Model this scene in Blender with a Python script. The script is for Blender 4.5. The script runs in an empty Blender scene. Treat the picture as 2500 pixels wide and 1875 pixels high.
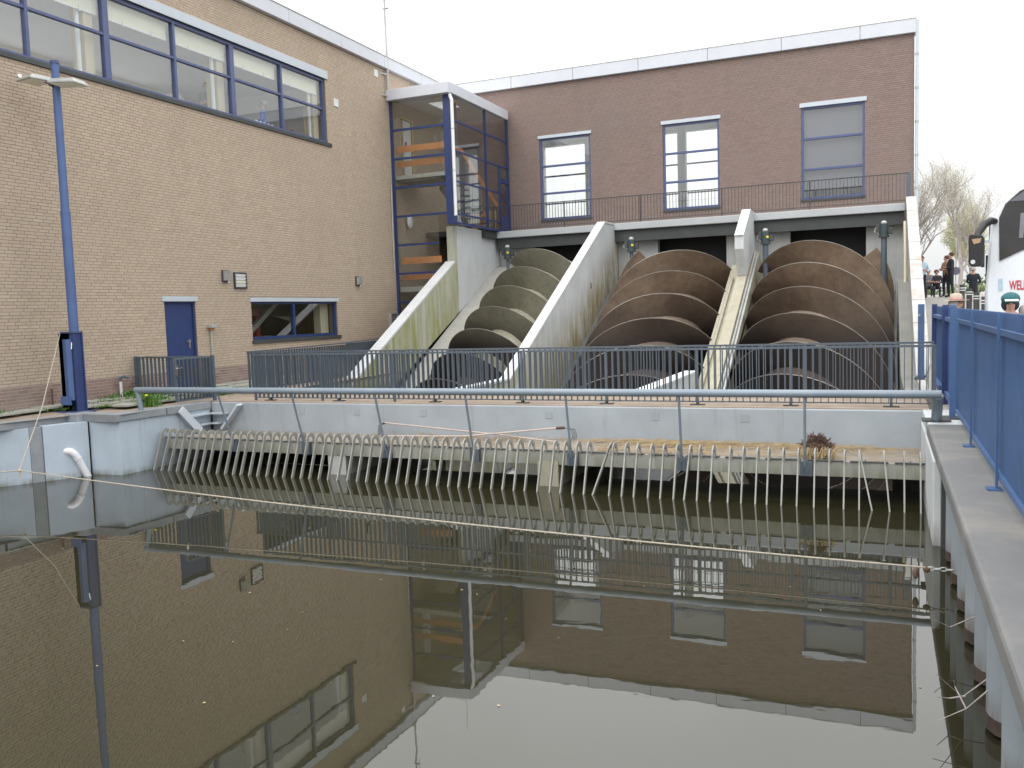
import bpy, bmesh, math, random
import numpy as np
from mathutils import Vector, Matrix
random.seed(7)
rng = np.random.default_rng(7)
S = bpy.context.scene
C = S.collection
R_ = math.radians

# ------------------------------------------------------------------ camera
cam = bpy.data.cameras.new('camera'); camo = bpy.data.objects.new('camera', cam); C.objects.link(camo); S.camera = camo
cam.sensor_width = 36; cam.lens = 31.015; cam.clip_start = .05; cam.clip_end = 2000
yaw, pit, rol = -.399434544, .0807041049, .0323259838
fwd = Vector((math.sin(yaw)*math.cos(pit), math.cos(yaw)*math.cos(pit), -math.sin(pit)))
rgt = Vector((math.cos(yaw), -math.sin(yaw), 0)); dwn = fwd.cross(rgt)
r2 = rgt*math.cos(rol)+dwn*math.sin(rol); d2 = -rgt*math.sin(rol)+dwn*math.cos(rol)
camo.matrix_world = Matrix(((r2.x, -d2.x, -fwd.x, 0), (r2.y, -d2.y, -fwd.y, 0), (r2.z, -d2.z, -fwd.z, 2.85), (0, 0, 0, 1)))

# ------------------------------------------------------------------ world, sun, exposure
W = bpy.data.worlds.new('World'); S.world = W; W.use_nodes = True
nt = W.node_tree; nt.nodes.clear()
def N(nt, t, **k):
    n = nt.nodes.new(t)
    for a, b in k.items(): setattr(n, a, b)
    return n
def pos(nt, scale=(1, 1, 1)):
    g = N(nt, 'ShaderNodeNewGeometry'); mp = N(nt, 'ShaderNodeMapping'); nt.links.new(g.outputs['Position'], mp.inputs[0]); mp.inputs['Scale'].default_value = scale
    return mp.outputs[0]
def noise(nt, vec, scale, detail=4, rough=.6):
    n = N(nt, 'ShaderNodeTexNoise'); nt.links.new(vec, n.inputs['Vector']); n.inputs['Scale'].default_value = scale; n.inputs['Detail'].default_value = detail; n.inputs['Roughness'].default_value = rough
    return n.outputs['Fac']
def rng_(nt, v, a, b, c=0, d=1):
    n = N(nt, 'ShaderNodeMapRange'); nt.links.new(v, n.inputs[0])
    for i, x in enumerate((a, b, c, d)): n.inputs[i+1].default_value = x
    return n.outputs[0]
def mult(nt, a, b):
    n = N(nt, 'ShaderNodeMath', operation='MULTIPLY')
    nt.links.new(a, n.inputs[0])
    if isinstance(b, (int, float)): n.inputs[1].default_value = b
    else: nt.links.new(b, n.inputs[1])
    return n.outputs[0]
wo = N(nt, 'ShaderNodeOutputWorld'); bg = N(nt, 'ShaderNodeBackground')
sky = N(nt, 'ShaderNodeTexSky', sky_type='NISHITA', sun_disc=False, sun_elevation=R_(48), sun_rotation=R_(200), dust_density=6.0)
hs = N(nt, 'ShaderNodeHueSaturation'); hs.inputs['Saturation'].default_value = .08; hs.inputs['Value'].default_value = .35
nt.links.new(sky.outputs[0], hs.inputs['Color'])
tc = N(nt, 'ShaderNodeTexCoord'); sx = N(nt, 'ShaderNodeSeparateXYZ'); nt.links.new(tc.outputs['Generated'], sx.inputs[0])
mx = N(nt, 'ShaderNodeMath', operation='MAXIMUM'); nt.links.new(sx.outputs['Z'], mx.inputs[0]); mx.inputs[1].default_value = 0
ml = N(nt, 'ShaderNodeMath', operation='MULTIPLY_ADD'); nt.links.new(mx.outputs[0], ml.inputs[0]); ml.inputs[1].default_value = 18.0; ml.inputs[2].default_value = 6.9   # cloud deck: brighter overhead, as overcast skies are
cc = N(nt, 'ShaderNodeCombineColor')
cn = noise(nt, tc.outputs['Generated'], 2.2, 5, .55); cv = rng_(nt, cn, .3, .7, .93, 1.05); ml_ = mult(nt, ml.outputs[0], cv)      # faint tone changes of the cloud sheet
for i, f in enumerate((.985, .995, 1.0)):
    m = N(nt, 'ShaderNodeMath', operation='MULTIPLY'); nt.links.new(ml_, m.inputs[0]); m.inputs[1].default_value = f; nt.links.new(m.outputs[0], cc.inputs[i])
ad = N(nt, 'ShaderNodeMixRGB', blend_type='ADD'); ad.inputs[0].default_value = 1
nt.links.new(cc.outputs[0], ad.inputs[1]); nt.links.new(hs.outputs[0], ad.inputs[2])
nt.links.new(ad.outputs[0], bg.inputs[0]); bg.inputs[1].default_value = .12; nt.links.new(bg.outputs[0], wo.inputs[0])
sl = bpy.data.lights.new('sun', 'SUN'); sl.energy = .55; sl.angle = R_(35); sl.color = (1, .97, .93)
so = bpy.data.objects.new('sun', sl); C.objects.link(so); so.rotation_euler = (R_(42), 0, R_(-20))
S.view_settings.view_transform = 'Standard'; S.view_settings.look = 'None'; S.view_settings.exposure = 0; S.view_settings.gamma = 1
S.view_settings.use_curve_mapping = False
S.cycles.max_bounces = 8; S.cycles.transparent_max_bounces = 24; S.cycles.use_denoising = True

# ------------------------------------------------------------------ materials
MATS = {}
def newmat(name):
    m = bpy.data.materials.new(name); m.use_nodes = True; MATS[name] = m
    return m, m.node_tree, m.node_tree.nodes['Principled BSDF']
def mix(nt, f, a, b, mode='MIX'):
    n = N(nt, 'ShaderNodeMixRGB', blend_type=mode)
    if isinstance(f, (int, float)): n.inputs[0].default_value = f
    else: nt.links.new(f, n.inputs[0])
    for i, v in ((1, a), (2, b)):
        if isinstance(v, (tuple, list)): n.inputs[i].default_value = (*v[:3], 1)
        else: nt.links.new(v, n.inputs[i])
    return n.outputs[0]
def bump(nt, b, h, strength=.2, dist=.01):
    n = N(nt, 'ShaderNodeBump'); n.inputs['Strength'].default_value = strength; n.inputs['Distance'].default_value = dist
    nt.links.new(h, n.inputs['Height']); nt.links.new(n.outputs[0], b.inputs['Normal'])
def plain(name, col, rough=.6, metal=0, var=.18, scale=3.0, dirt=None, dirt_amt=.4, bmp=.1, streak=False, fine=40):
    m, nt, b = newmat(name)
    v = pos(nt); n1 = noise(nt, v, scale); n2 = noise(nt, v, fine, 3)
    d = tuple(c*(1-var) for c in col); l = tuple(min(1, c*(1+var)) for c in col)
    c = mix(nt, rng_(nt, n1, .3, .7), d, l)
    c = mix(nt, rng_(nt, n2, .35, .75, 0, .35), c, tuple(x*.7 for x in col))
    if dirt:
        vs = pos(nt, (1.0, 1.0, .12)) if streak else v
        n3 = noise(nt, vs, 5 if streak else 1.2, 6, .65)
        c = mix(nt, rng_(nt, n3, .52, .75, 0, dirt_amt), c, dirt)
    nt.links.new(c, b.inputs['Base Color']); b.inputs['Roughness'].default_value = rough; b.inputs['Metallic'].default_value = metal
    if bmp: bump(nt, b, n2, bmp)
    return m
def brickmat(name, cols, bigdirt=(.2, .2, .2), amt=.2):
    m, nt, b = newmat(name)
    at = N(nt, 'ShaderNodeAttribute', attribute_name='tone')
    cr = N(nt, 'ShaderNodeValToRGB'); nt.links.new(at.outputs['Fac'], cr.inputs[0]); cr.color_ramp.interpolation = 'LINEAR'
    e = cr.color_ramp.elements
    while len(e) < len(cols): e.new(.5)
    for i, c in enumerate(cols): e[i].position = i/(len(cols)-1); e[i].color = (*c, 1)
    v = pos(nt); n = noise(nt, v, 30, 4); nb = noise(nt, v, .35, 3)
    c = mix(nt, rng_(nt, n, .3, .75, 0, .2), cr.outputs[0], tuple(x*.65 for x in cols[1]))
    c = mix(nt, rng_(nt, nb, .4, .7, 0, amt), c, bigdirt)
    c = mix(nt, rng_(nt, noise(nt, pos(nt, (1, 1, .18)), 1.6, 5, .65), .5, .75, 0, .28), c, tuple(x*.72 for x in bigdirt))
    nt.links.new(c, b.inputs['Base Color']); b.inputs['Roughness'].default_value = .9; bump(nt, b, n, .12, .003)
    return m
M = {}
M['tan_brick'] = brickmat('tan_brick', [(.44, .352, .265), (.485, .395, .302), (.47, .385, .285), (.49, .387, .312), (.425, .335, .26), (.515, .425, .322)], (.42, .34, .26), .6)
M['tan_mortar'] = plain('tan_mortar', (.25, .20, .155), .95)
M['red_brick'] = brickmat('red_brick', [(.225, .162, .138), (.255, .182, .158), (.245, .178, .152), (.265, .192, .17), (.215, .158, .14), (.255, .196, .172)], (.215, .175, .155), .55)
M['red_mortar'] = plain('red_mortar', (.17, .135, .12), .95)
M['plinth_brick'] = brickmat('plinth_brick', [(.22, .14, .125), (.30, .20, .175), (.26, .17, .15), (.34, .235, .205), (.20, .13, .12), (.29, .21, .19)], (.22, .22, .17), .3)
M['plinth_mortar'] = plain('plinth_mortar', (.38, .32, .28), .95)
M['fascia'] = plain('fascia', (.58, .60, .65), .35, 0, .04, 1.5, (.5, .52, .52), .25, 0)
M['lintel'] = plain('lintel', (.50, .55, .60), .4, 0, .05, 2, None, 0, 0)
M['frame_blue'] = plain('frame_blue', (.075, .10, .215), .4, 0, .1, 4, None, 0, 0)
M['deep_blue'] = plain('deep_blue', (.025, .045, .145), .42, 0, .1, 4, None, 0, .05)
M['fence_blue'] = plain('fence_blue', (.055, .115, .25), .42, 0, .12, 1.5, (.12, .15, .22), .45, .05)
M['pole_blue'] = plain('pole_blue', (.075, .13, .30), .45, 0, .1, 2, (.1, .15, .25), .35, .05)
M['rail_grey'] = plain('rail_grey', (.085, .108, .135), .45, 0, .12, 3, (.2, .2, .2), .2, .05)
M['tube_grey'] = plain('tube_grey', (.19, .235, .28), .42, 0, .1, 1.5, (.35, .36, .37), .35, .05)
M['dark_rail'] = plain('dark_rail', (.05, .05, .055), .5, 0, .1, 3, None, 0, 0)
M['concrete'] = plain('concrete', (.46, .47, .46), .85, 0, .1, 1.5, (.25, .25, .2), .45, .25, True)
M['pale_concrete'] = plain('pale_concrete', (.55, .57, .58), .8, 0, .07, 1.0, (.36, .35, .28), .4, .15, True)
M['white_coping'] = plain('white_coping', (.60, .61, .62), .75, 0, .07, 2, (.42, .38, .3), .45, .2)
M['deck_edge'] = plain('deck_edge', (.43, .45, .46), .75, 0, .06, 1, (.3, .3, .3), .2, .1)
M['beige'] = plain('beige', (.37, .345, .265), .8, 0, .1, 3, (.22, .2, .13), .5, .2, True)
M['galv'] = plain('galv', (.42, .43, .41), .5, .25, .15, 5, (.3, .24, .16), .4, .15)
M['rack_steel'] = plain('rack_steel', (.31, .31, .285), .6, .1, .15, 4, (.2, .16, .11), .55, .2, True)
M['dark_steel'] = plain('dark_steel', (.05, .055, .055), .6, 0, .2, 2, None, 0, .1)
M['black'] = plain('black', (.012, .012, .013), .6, 0, .1, 2, None, 0, 0)
M['dark_interior'] = plain('dark_interior', (.03, .03, .03), .9, 0, .1, 2, None, 0, 0)
M['white_paint'] = plain('white_paint', (.78, .79, .80), .5, 0, .03, 2, (.6, .6, .58), .2, 0)
M['white_plastic'] = plain('white_plastic', (.78, .77, .80), .35, 0, .04, 2, (.45, .4, .38), .3, 0)
M['cream'] = plain('cream', (.8, .79, .66), .8, 0, .03, 2, None, 0, 0)
M['pillar_cream'] = plain('pillar_cream', (.62, .56, .42), .8, 0, .04, 2, None, 0, 0)
M['room_grey'] = plain('room_grey', (.74, .75, .77), .9, 0, .05, 1, None, 0, 0)
M['blind_grey'] = plain('blind_grey', (.14, .14, .17), .9, 0, .04, 8, None, 0, 0)
M['orange_board'] = plain('orange_board', (.55, .22, .07), .45, 0, .15, 3, None, 0, .05)
M['yellow_wood'] = plain('yellow_wood', (.55, .42, .2), .5, 0, .15, 6, None, 0, .05)
M['rusty'] = plain('rusty', (.11, .06, .045), .9, 0, .4, 12, (.2, .15, .12), .6, .3)
M['wet_rust'] = plain('wet_rust', (.055, .038, .03), .6, 0, .4, 14, (.12, .07, .05), .5, .3)
M['pink_pole'] = plain('pink_pole', (.46, .38, .34), .7, 0, .12, 4, None, 0, .1)
M['path_tan'] = plain('path_tan', (.32, .255, .20), .95, 0, .18, 2, (.2, .18, .14), .4, .4, fine=90)
M['ledge'] = plain('ledge', (.25, .215, .18), .95, 0, .2, 1.5, (.15, .13, .1), .5, .4, fine=60)
M['slab_grey'] = plain('slab_grey', (.34, .34, .30), .95, 0, .15, 5, (.15, .17, .08), .5, .3)
M['kerb'] = plain('kerb', (.27, .29, .31), .9, 0, .12, 4, (.14, .13, .12), .5, .25)
M['cap_grey'] = plain('cap_grey', (.165, .165, .165), .9, 0, .14, 1.2, (.28, .25, .2), .45, .3, fine=120)
M['ground'] = plain('ground', (.34, .32, .30), .95, 0, .1, .5, (.24, .23, .21), .4, .1)
M['grass'] = plain('grass', (.09, .19, .035), .8, 0, .4, 6, None, 0, 0)
M['straw'] = plain('straw', (.42, .32, .18), .9, 0, .3, 9, None, 0, 0)
M['root_brown'] = plain('root_brown', (.13, .08, .06), .95, 0, .35, 14, None, 0, 0)
M['bark'] = plain('bark', (.36, .32, .31), .95, 0, .25, 8, None, 0, .2)
M['bud'] = plain('bud', (.40, .38, .29), .9, 0, .3, 5, None, 0, 0)
M['bud_green'] = plain('bud_green', (.42, .42, .22), .9, 0, .3, 5, None, 0, 0)
M['hedge'] = plain('hedge', (.17, .21, .10), .9, 0, .35, 3, None, 0, 0)
M['rope'] = plain('rope', (.42, .37, .30), .85, 0, .2, 30, None, 0, .3)
M['bus_white'] = plain('bus_white', (.72, .76, .80), .25, 0, .02, 1, None, 0, 0)
M['bus_red'] = plain('bus_red', (.5, .03, .05), .4, 0, .05, 1, None, 0, 0)
M['windscreen'] = plain('windscreen', (.03, .028, .028), .06, 0, .3, 2, None, 0, 0)
M['chrome'] = plain('chrome', (.75, .75, .75), .25, 1, .05, 2, None, 0, 0)
M['red'] = plain('red', (.45, .03, .03), .5, 0, .1, 3, None, 0, 0)
M['yellow'] = plain('yellow', (.8, .65, .03), .5, 0, .05, 3, None, 0, 0)
M['teal_motor'] = plain('teal_motor', (.04, .06, .065), .4, 0, .15, 5, None, 0, 0)
M['skin'] = plain('skin', (.5, .28, .2), .6, 0, .06, 6, None, 0, 0)
M['hair_brown'] = plain('hair_brown', (.1, .05, .03), .8, 0, .2, 20, None, 0, 0)
M['hair_grey'] = plain('hair_grey', (.4, .38, .36), .8, 0, .2, 20, None, 0, 0)
for n, c in dict(navy_cloth=(.02, .025, .04), blue_shirt=(.10, .2, .55), pale_blue_shirt=(.42, .55, .66), pink_cloth=(.5, .25, .25), tan_cloth=(.4, .28, .17), beige_cloth=(.5, .48, .38), dark_cloth=(.03, .03, .04), green_cloth=(.03, .12, .13), white_cloth=(.7, .7, .7), mint_cloth=(.35, .6, .55), grey_cloth=(.2, .2, .22), straw_hat=(.5, .42, .33), bag=(.3, .2, .1)).items():
    M[n] = plain(n, c, .9, 0, .12, 8, None, 0, .1)

# quay panels: pale blue-grey with rusty streaks
def streaky(name, base, s1, amt=.6, moss=None, mossz=None, dark_below=None, splash=False):
    m, nt, b = newmat(name)
    v = pos(nt); c = mix(nt, rng_(nt, noise(nt, v, 1.3, 5), .3, .7), tuple(x*.88 for x in base), tuple(min(1, x*1.08) for x in base))
    st = noise(nt, pos(nt, (1, 1, .06)), 6.0, 6, .7)
    c = mix(nt, rng_(nt, st, .55, .8, 0, amt), c, s1)
    sp = noise(nt, v, 22, 6, .8)
    c = mix(nt, rng_(nt, sp, .62, .72, 0, .5), c, tuple(x*.6 for x in s1))
    if moss:
        g = N(nt, 'ShaderNodeNewGeometry'); sz = N(nt, 'ShaderNodeSeparateXYZ'); nt.links.new(g.outputs['Position'], sz.inputs[0])
        mm = mult(nt, rng_(nt, sz.outputs['Z'], mossz[0], mossz[1], 1, 0), rng_(nt, noise(nt, pos(nt, (1, 1, .1)), 4.5, 5, .7), .38, .6))
        c = mix(nt, mm, c, moss)
    if splash:                                  # algae where the turning screw throws water on the wall
        g = N(nt, 'ShaderNodeNewGeometry'); sz = N(nt, 'ShaderNodeSeparateXYZ'); nt.links.new(g.outputs['Position'], sz.inputs[0])
        hh = N(nt, 'ShaderNodeMath', operation='MULTIPLY_ADD'); nt.links.new(sz.outputs['Y'], hh.inputs[0]); hh.inputs[1].default_value = -.536; nt.links.new(sz.outputs['Z'], hh.inputs[2])
        mm = mult(nt, rng_(nt, hh.outputs[0], -12.9+1.0, -12.9+2.3, 1, 0), rng_(nt, noise(nt, pos(nt, (1, 1.4, .25)), 3.0, 6, .75), .36, .58))
        c = mix(nt, mm, c, (.26, .21, .09))
    if dark_below:  # colour goes near-black below the given height
        g = N(nt, 'ShaderNodeNewGeometry'); sz = N(nt, 'ShaderNodeSeparateXYZ'); nt.links.new(g.outputs['Position'], sz.inputs[0])
        c = mix(nt, rng_(nt, sz.outputs['Z'], dark_below-.2, dark_below+.15, 1, 0), c, (.035, .035, .025))
    nt.links.new(c, b.inputs['Base Color']); b.inputs['Roughness'].default_value = .75; bump(nt, b, sp, .15, .006)
    return m
M['quay_panel'] = streaky('quay_panel', (.43, .50, .57), (.24, .20, .16), .85, (.16, .17, .11), (-.02, .12))
M['parapet'] = streaky('parapet', (.33, .365, .395), (.22, .215, .2), .75)
M['parapet_patch'] = streaky('parapet_patch', (.305, .335, .36), (.22, .21, .2), .6)
M['trough_edge'] = streaky('trough_edge', (.36, .35, .32), (.2, .19, .15), .6)
M['dark_ledge'] = streaky('dark_ledge', (.22, .22, .20), (.12, .12, .1), .6)
M['beam'] = streaky('beam', (.34, .34, .31), (.15, .14, .11), .6, (.16, .17, .1), (.3, .6))
M['mossy_wall'] = streaky('mossy_wall', (.46, .46, .40), (.24, .22, .1), .7, (.27, .28, .08), (1.8, 7.5), .9)
M['divider_face'] = streaky('divider_face', (.50, .52, .53), (.40, .39, .34), .45, (.30, .27, .12), (.6, 3.2), .35, True)
M['pile'] = streaky('pile', (.235, .27, .29), (.17, .175, .17), .8, (.12, .07, .05), (.1, .32))
M['peel'] = plain('peel', (.44, .44, .43), .8, 0, .10, 3, (.30, .20, .12), .85, .3)
M['pier_white'] = streaky('pier_white', (.52, .545, .55), (.4, .4, .38), .4, (.16, .13, .12), (-.1, .3))

def steel(name, lo, hi, dark, z0, z1):
    m, nt, b = newmat(name)
    v = pos(nt); c = mix(nt, rng_(nt, noise(nt, v, .8, 5, .6), .35, .65), lo, hi)
    c = mix(nt, rng_(nt, noise(nt, v, 6, 6, .75), .48, .72, 0, .5), c, tuple(x*.5 for x in lo))
    c = mix(nt, rng_(nt, noise(nt, pos(nt, (3, .6, .6)), 2.5, 6, .7), .55, .75, 0, .45), c, (.2, .19, .14))
    g = N(nt, 'ShaderNodeNewGeometry'); sz = N(nt, 'ShaderNodeSeparateXYZ'); nt.links.new(g.outputs['Position'], sz.inputs[0])
    c = mix(nt, rng_(nt, sz.outputs['Z'], z0, z1, 1, 0), c, dark)       # slime below the running water level
    nt.links.new(c, b.inputs['Base Color']); b.inputs['Roughness'].default_value = .7; b.inputs['Metallic'].default_value = 0
    bump(nt, b, noise(nt, v, 30, 4), .15, .004)
    return m
M['steel_olive'] = steel('steel_olive', (.175, .17, .125), (.26, .25, .19), (.04, .033, .03), 1.9, 2.7)
M['steel_brown'] = steel('steel_brown', (.125, .085, .06), (.24, .175, .12), (.04, .032, .03), 1.7, 3.3)
M['shaft_brown'] = steel('shaft_brown', (.22, .16, .12), (.32, .26, .2), (.06, .045, .04), 1.0, 2.4)
M['shaft_pale'] = steel('shaft_pale', (.30, .29, .22), (.4, .38, .3), (.06, .045, .04), .8, 2.0)
M['blade_rim'] = plain('blade_rim', (.21, .195, .165), .4, .3, .2, 4, (.15, .1, .08), .3, 0)

m, nt, b = newmat('water'); M['water'] = m
b.inputs['Base Color'].default_value = (.025, .0235, .012, 1); b.inputs['Roughness'].default_value = .012; b.inputs['IOR'].default_value = 1.75
v = pos(nt, (1, 1.6, 1)); bump(nt, b, noise(nt, v, 1.5, 3, .5), .032, .02)
m, nt, b = newmat('glass'); M['glass'] = m
nt.nodes.remove(b); o = nt.nodes['Material Output']
lw = N(nt, 'ShaderNodeLayerWeight'); pw = N(nt, 'ShaderNodeMath', operation='POWER'); nt.links.new(lw.outputs['Facing'], pw.inputs[0]); pw.inputs[1].default_value = 4.0
fr = N(nt, 'ShaderNodeMath', operation='MULTIPLY_ADD'); nt.links.new(pw.outputs[0], fr.inputs[0]); fr.inputs[1].default_value = .8; fr.inputs[2].default_value = .09
ms = N(nt, 'ShaderNodeMixShader'); tr = N(nt, 'ShaderNodeBsdfTransparent'); tr.inputs[0].default_value = (.96, .975, .97, 1); gl = N(nt, 'ShaderNodeBsdfGlossy'); gl.inputs['Roughness'].default_value = .01
nt.links.new(fr.outputs[0], ms.inputs[0]); nt.links.new(tr.outputs[0], ms.inputs[1]); nt.links.new(gl.outputs[0], ms.inputs[2]); nt.links.new(ms.outputs[0], o.inputs[0])
M['blade_rim'] = M['blade_rim']

# ------------------------------------------------------------------ object helpers
def tag(o, label=None, cat=None, group=None, kind=None):
    for k, v in (('label', label), ('category', cat), ('group', group), ('kind', kind)):
        if v: o[k] = v
    return o
def empty(name, loc, label, cat, group=None):
    o = bpy.data.objects.new(name, None); C.objects.link(o); o.location = loc; o.empty_display_size = .2
    return tag(o, label, cat, group)
def rootloc(p):
    v = Vector((0, 0, 0))
    while p is not None: v += p.location; p = p.parent
    return v
class MB:
    def __init__(s): s.v = []; s.f = []
    def add(s, vs, fs):
        n = len(s.v); s.v += [tuple(v) for v in vs]; s.f += [tuple(i+n for i in f) for f in fs]; return s
    def box(s, x0, x1, y0, y1, z0, z1):
        return s.add([(x0, y0, z0), (x1, y0, z0), (x1, y1, z0), (x0, y1, z0), (x0, y0, z1), (x1, y0, z1), (x1, y1, z1), (x0, y1, z1)],
                     [(0, 3, 2, 1), (4, 5, 6, 7), (0, 1, 5, 4), (1, 2, 6, 5), (2, 3, 7, 6), (3, 0, 4, 7)])
    def beam(s, a, b, w, h, up=(0, 0, 1)):       # rectangular bar from a to b
        a = Vector(a); b = Vector(b); d = (b-a).normalized(); u = Vector(up)
        if abs(d.dot(u)) > .99: u = Vector((0, 1, 0))
        sd = d.cross(u).normalized(); u = sd.cross(d).normalized(); vs = []
        for p in (a, b):
            for i, j in ((-1, -1), (1, -1), (1, 1), (-1, 1)): vs.append(p+sd*i*w/2+u*j*h/2)
        return s.add(vs, [(0, 1, 2, 3), (7, 6, 5, 4), (0, 4, 5, 1), (1, 5, 6, 2), (2, 6, 7, 3), (3, 7, 4, 0)])
    def prism(s, pts, axis, a, b):               # pts = 2D outline; axis X: (y,z); Y: (x,z); Z: (x,y)
        k = len(pts); f = {'X': lambda p, t: (t, p[0], p[1]), 'Y': lambda p, t: (p[0], t, p[1]), 'Z': lambda p, t: (p[0], p[1], t)}[axis]
        vs = [f(p, a) for p in pts]+[f(p, b) for p in pts]
        fs = [tuple(range(k)), tuple(range(2*k-1, k-1, -1))]+[(i, k+i, k+(i+1) % k, (i+1) % k) for i in range(k)]
        return s.add(vs, fs)
    def tube(s, pts, r, n=8, caps=True):
        pts = [Vector(p) for p in pts]; rs = r if isinstance(r, (list, tuple)) else [r]*len(pts); base = len(s.v); prev = None
        for i, p in enumerate(pts):
            d = (pts[min(i+1, len(pts)-1)]-pts[max(i-1, 0)]).normalized()
            if prev is None:
                u = Vector((0, 0, 1)) if abs(d.z) < .9 else Vector((1, 0, 0))
            else: u = prev
            x = d.cross(u).normalized(); u = x.cross(d).normalized(); prev = u
            for k in range(n):
                t = 2*math.pi*k/n; s.v.append(tuple(p+(x*math.cos(t)+u*math.sin(t))*rs[i]))
        for i in range(len(pts)-1):
            for k in range(n):
                a = base+i*n+k; b2 = base+i*n+(k+1) % n; s.f.append((a, b2, b2+n, a+n))
        if caps:
            s.f.append(tuple(base+k for k in range(n))[::-1]); s.f.append(tuple(base+(len(pts)-1)*n+k for k in range(n)))
        return s
    def ell(s, c, r, nu=12, nv=8):
        base = len(s.v); vs = []
        for j in range(nv+1):
            t = math.pi*j/nv
            for i in range(nu):
                p = 2*math.pi*i/nu; vs.append((c[0]+r[0]*math.sin(t)*math.cos(p), c[1]+r[1]*math.sin(t)*math.sin(p), c[2]+r[2]*math.cos(t)))
        fs = [(j*nu+i, (j+1)*nu+i, (j+1)*nu+(i+1) % nu, j*nu+(i+1) % nu) for j in range(nv) for i in range(nu)]
        return s.add(vs, fs)
    def mesh(s, name, off=(0, 0, 0), smooth=False):
        me = bpy.data.meshes.new(name); me.from_pydata([(v[0]-off[0], v[1]-off[1], v[2]-off[2]) for v in s.v], [], s.f)
        if smooth: me.shade_smooth()
        bm = bmesh.new(); bm.from_mesh(me); bmesh.ops.remove_doubles(bm, verts=bm.verts, dist=1e-5) if smooth else None; bmesh.ops.recalc_face_normals(bm, faces=bm.faces); bm.to_mesh(me); bm.free()
        return me
    def build(s, name, mat, parent=None, smooth=False, bevel=0, **tags):
        off = rootloc(parent) if parent else (Vector(s.v[0]) if s.v else Vector())
        if not parent: off = Vector(np.array(s.v).min(axis=0)*.5+np.array(s.v).max(axis=0)*.5); off.z = float(np.array(s.v)[:, 2].min())
        me = s.mesh(name, off, smooth); me.materials.append(M[mat] if isinstance(mat, str) else mat)
        o = bpy.data.objects.new(name, me); C.objects.link(o); o.parent = parent
        if not parent: o.location = off
        if bevel:
            bv = o.modifiers.new('bevel', 'BEVEL'); bv.width = bevel; bv.segments = 2; bv.limit_method = 'ANGLE'
        if smooth: me.set_sharp_from_angle(angle=R_(40))
        return tag(o, **tags)
def part(name, mesh, mat, parent, loc, label=None, rot=None, scale=None):  # repeated part sharing one mesh; loc in world
    if mat and not mesh.materials: mesh.materials.append(M[mat])
    o = bpy.data.objects.new(name, mesh); C.objects.link(o); o.parent = parent; o.location = Vector(loc)-rootloc(parent)
    if rot: o.rotation_euler = rot
    if scale: o.scale = scale
    if label: o['label'] = label
    return o
def copy_tree(o, parent=None):
    c = o.copy(); C.objects.link(c); c.parent = parent
    for ch in list(o.children): copy_tree(ch, c)
    return c
def text_mb(txt, size, depth=.004):
    cu = bpy.data.curves.new('t', 'FONT'); cu.body = txt; cu.size = size; cu.extrude = depth; cu.offset = size*.02
    to = bpy.data.objects.new('t', cu); C.objects.link(to); dg = bpy.context.evaluated_depsgraph_get(); me = bpy.data.meshes.new_from_object(to.evaluated_get(dg))
    bpy.data.objects.remove(to); return me

# wall with holes, in (u, z); P(u, z, depth) maps to world
def wall(mapf, u0, u1, z0, z1, th, holes):
    us = sorted({u0, u1, *[h[0] for h in holes], *[h[1] for h in holes]}); zs = sorted({z0, z1, *[h[2] for h in holes], *[h[3] for h in holes]})
    mb = MB(); nu, nz = len(us)-1, len(zs)-1
    def solid(i, j):
        if i < 0 or j < 0 or i >= nu or j >= nz: return False
        a, c = (us[i]+us[i+1])/2, (zs[j]+zs[j+1])/2
        return not any(h[0] < a < h[1] and h[2] < c < h[3] for h in holes)
    for i in range(nu):
        for j in range(nz):
            if not solid(i, j): continue
            a, b2, c, d = us[i], us[i+1], zs[j], zs[j+1]
            for dep in (0, th): mb.add([mapf(a, c, dep), mapf(b2, c, dep), mapf(b2, d, dep), mapf(a, d, dep)], [(0, 1, 2, 3)])
            for (ii, jj, p, q) in ((i-1, j, (a, c), (a, d)), (i+1, j, (b2, c), (b2, d)), (i, j-1, (a, c), (b2, c)), (i, j+1, (a, d), (b2, d))):
                if not solid(ii, jj): mb.add([mapf(*p, 0), mapf(*q, 0), mapf(*q, th), mapf(*p, th)], [(0, 1, 2, 3)])
    return mb
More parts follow.
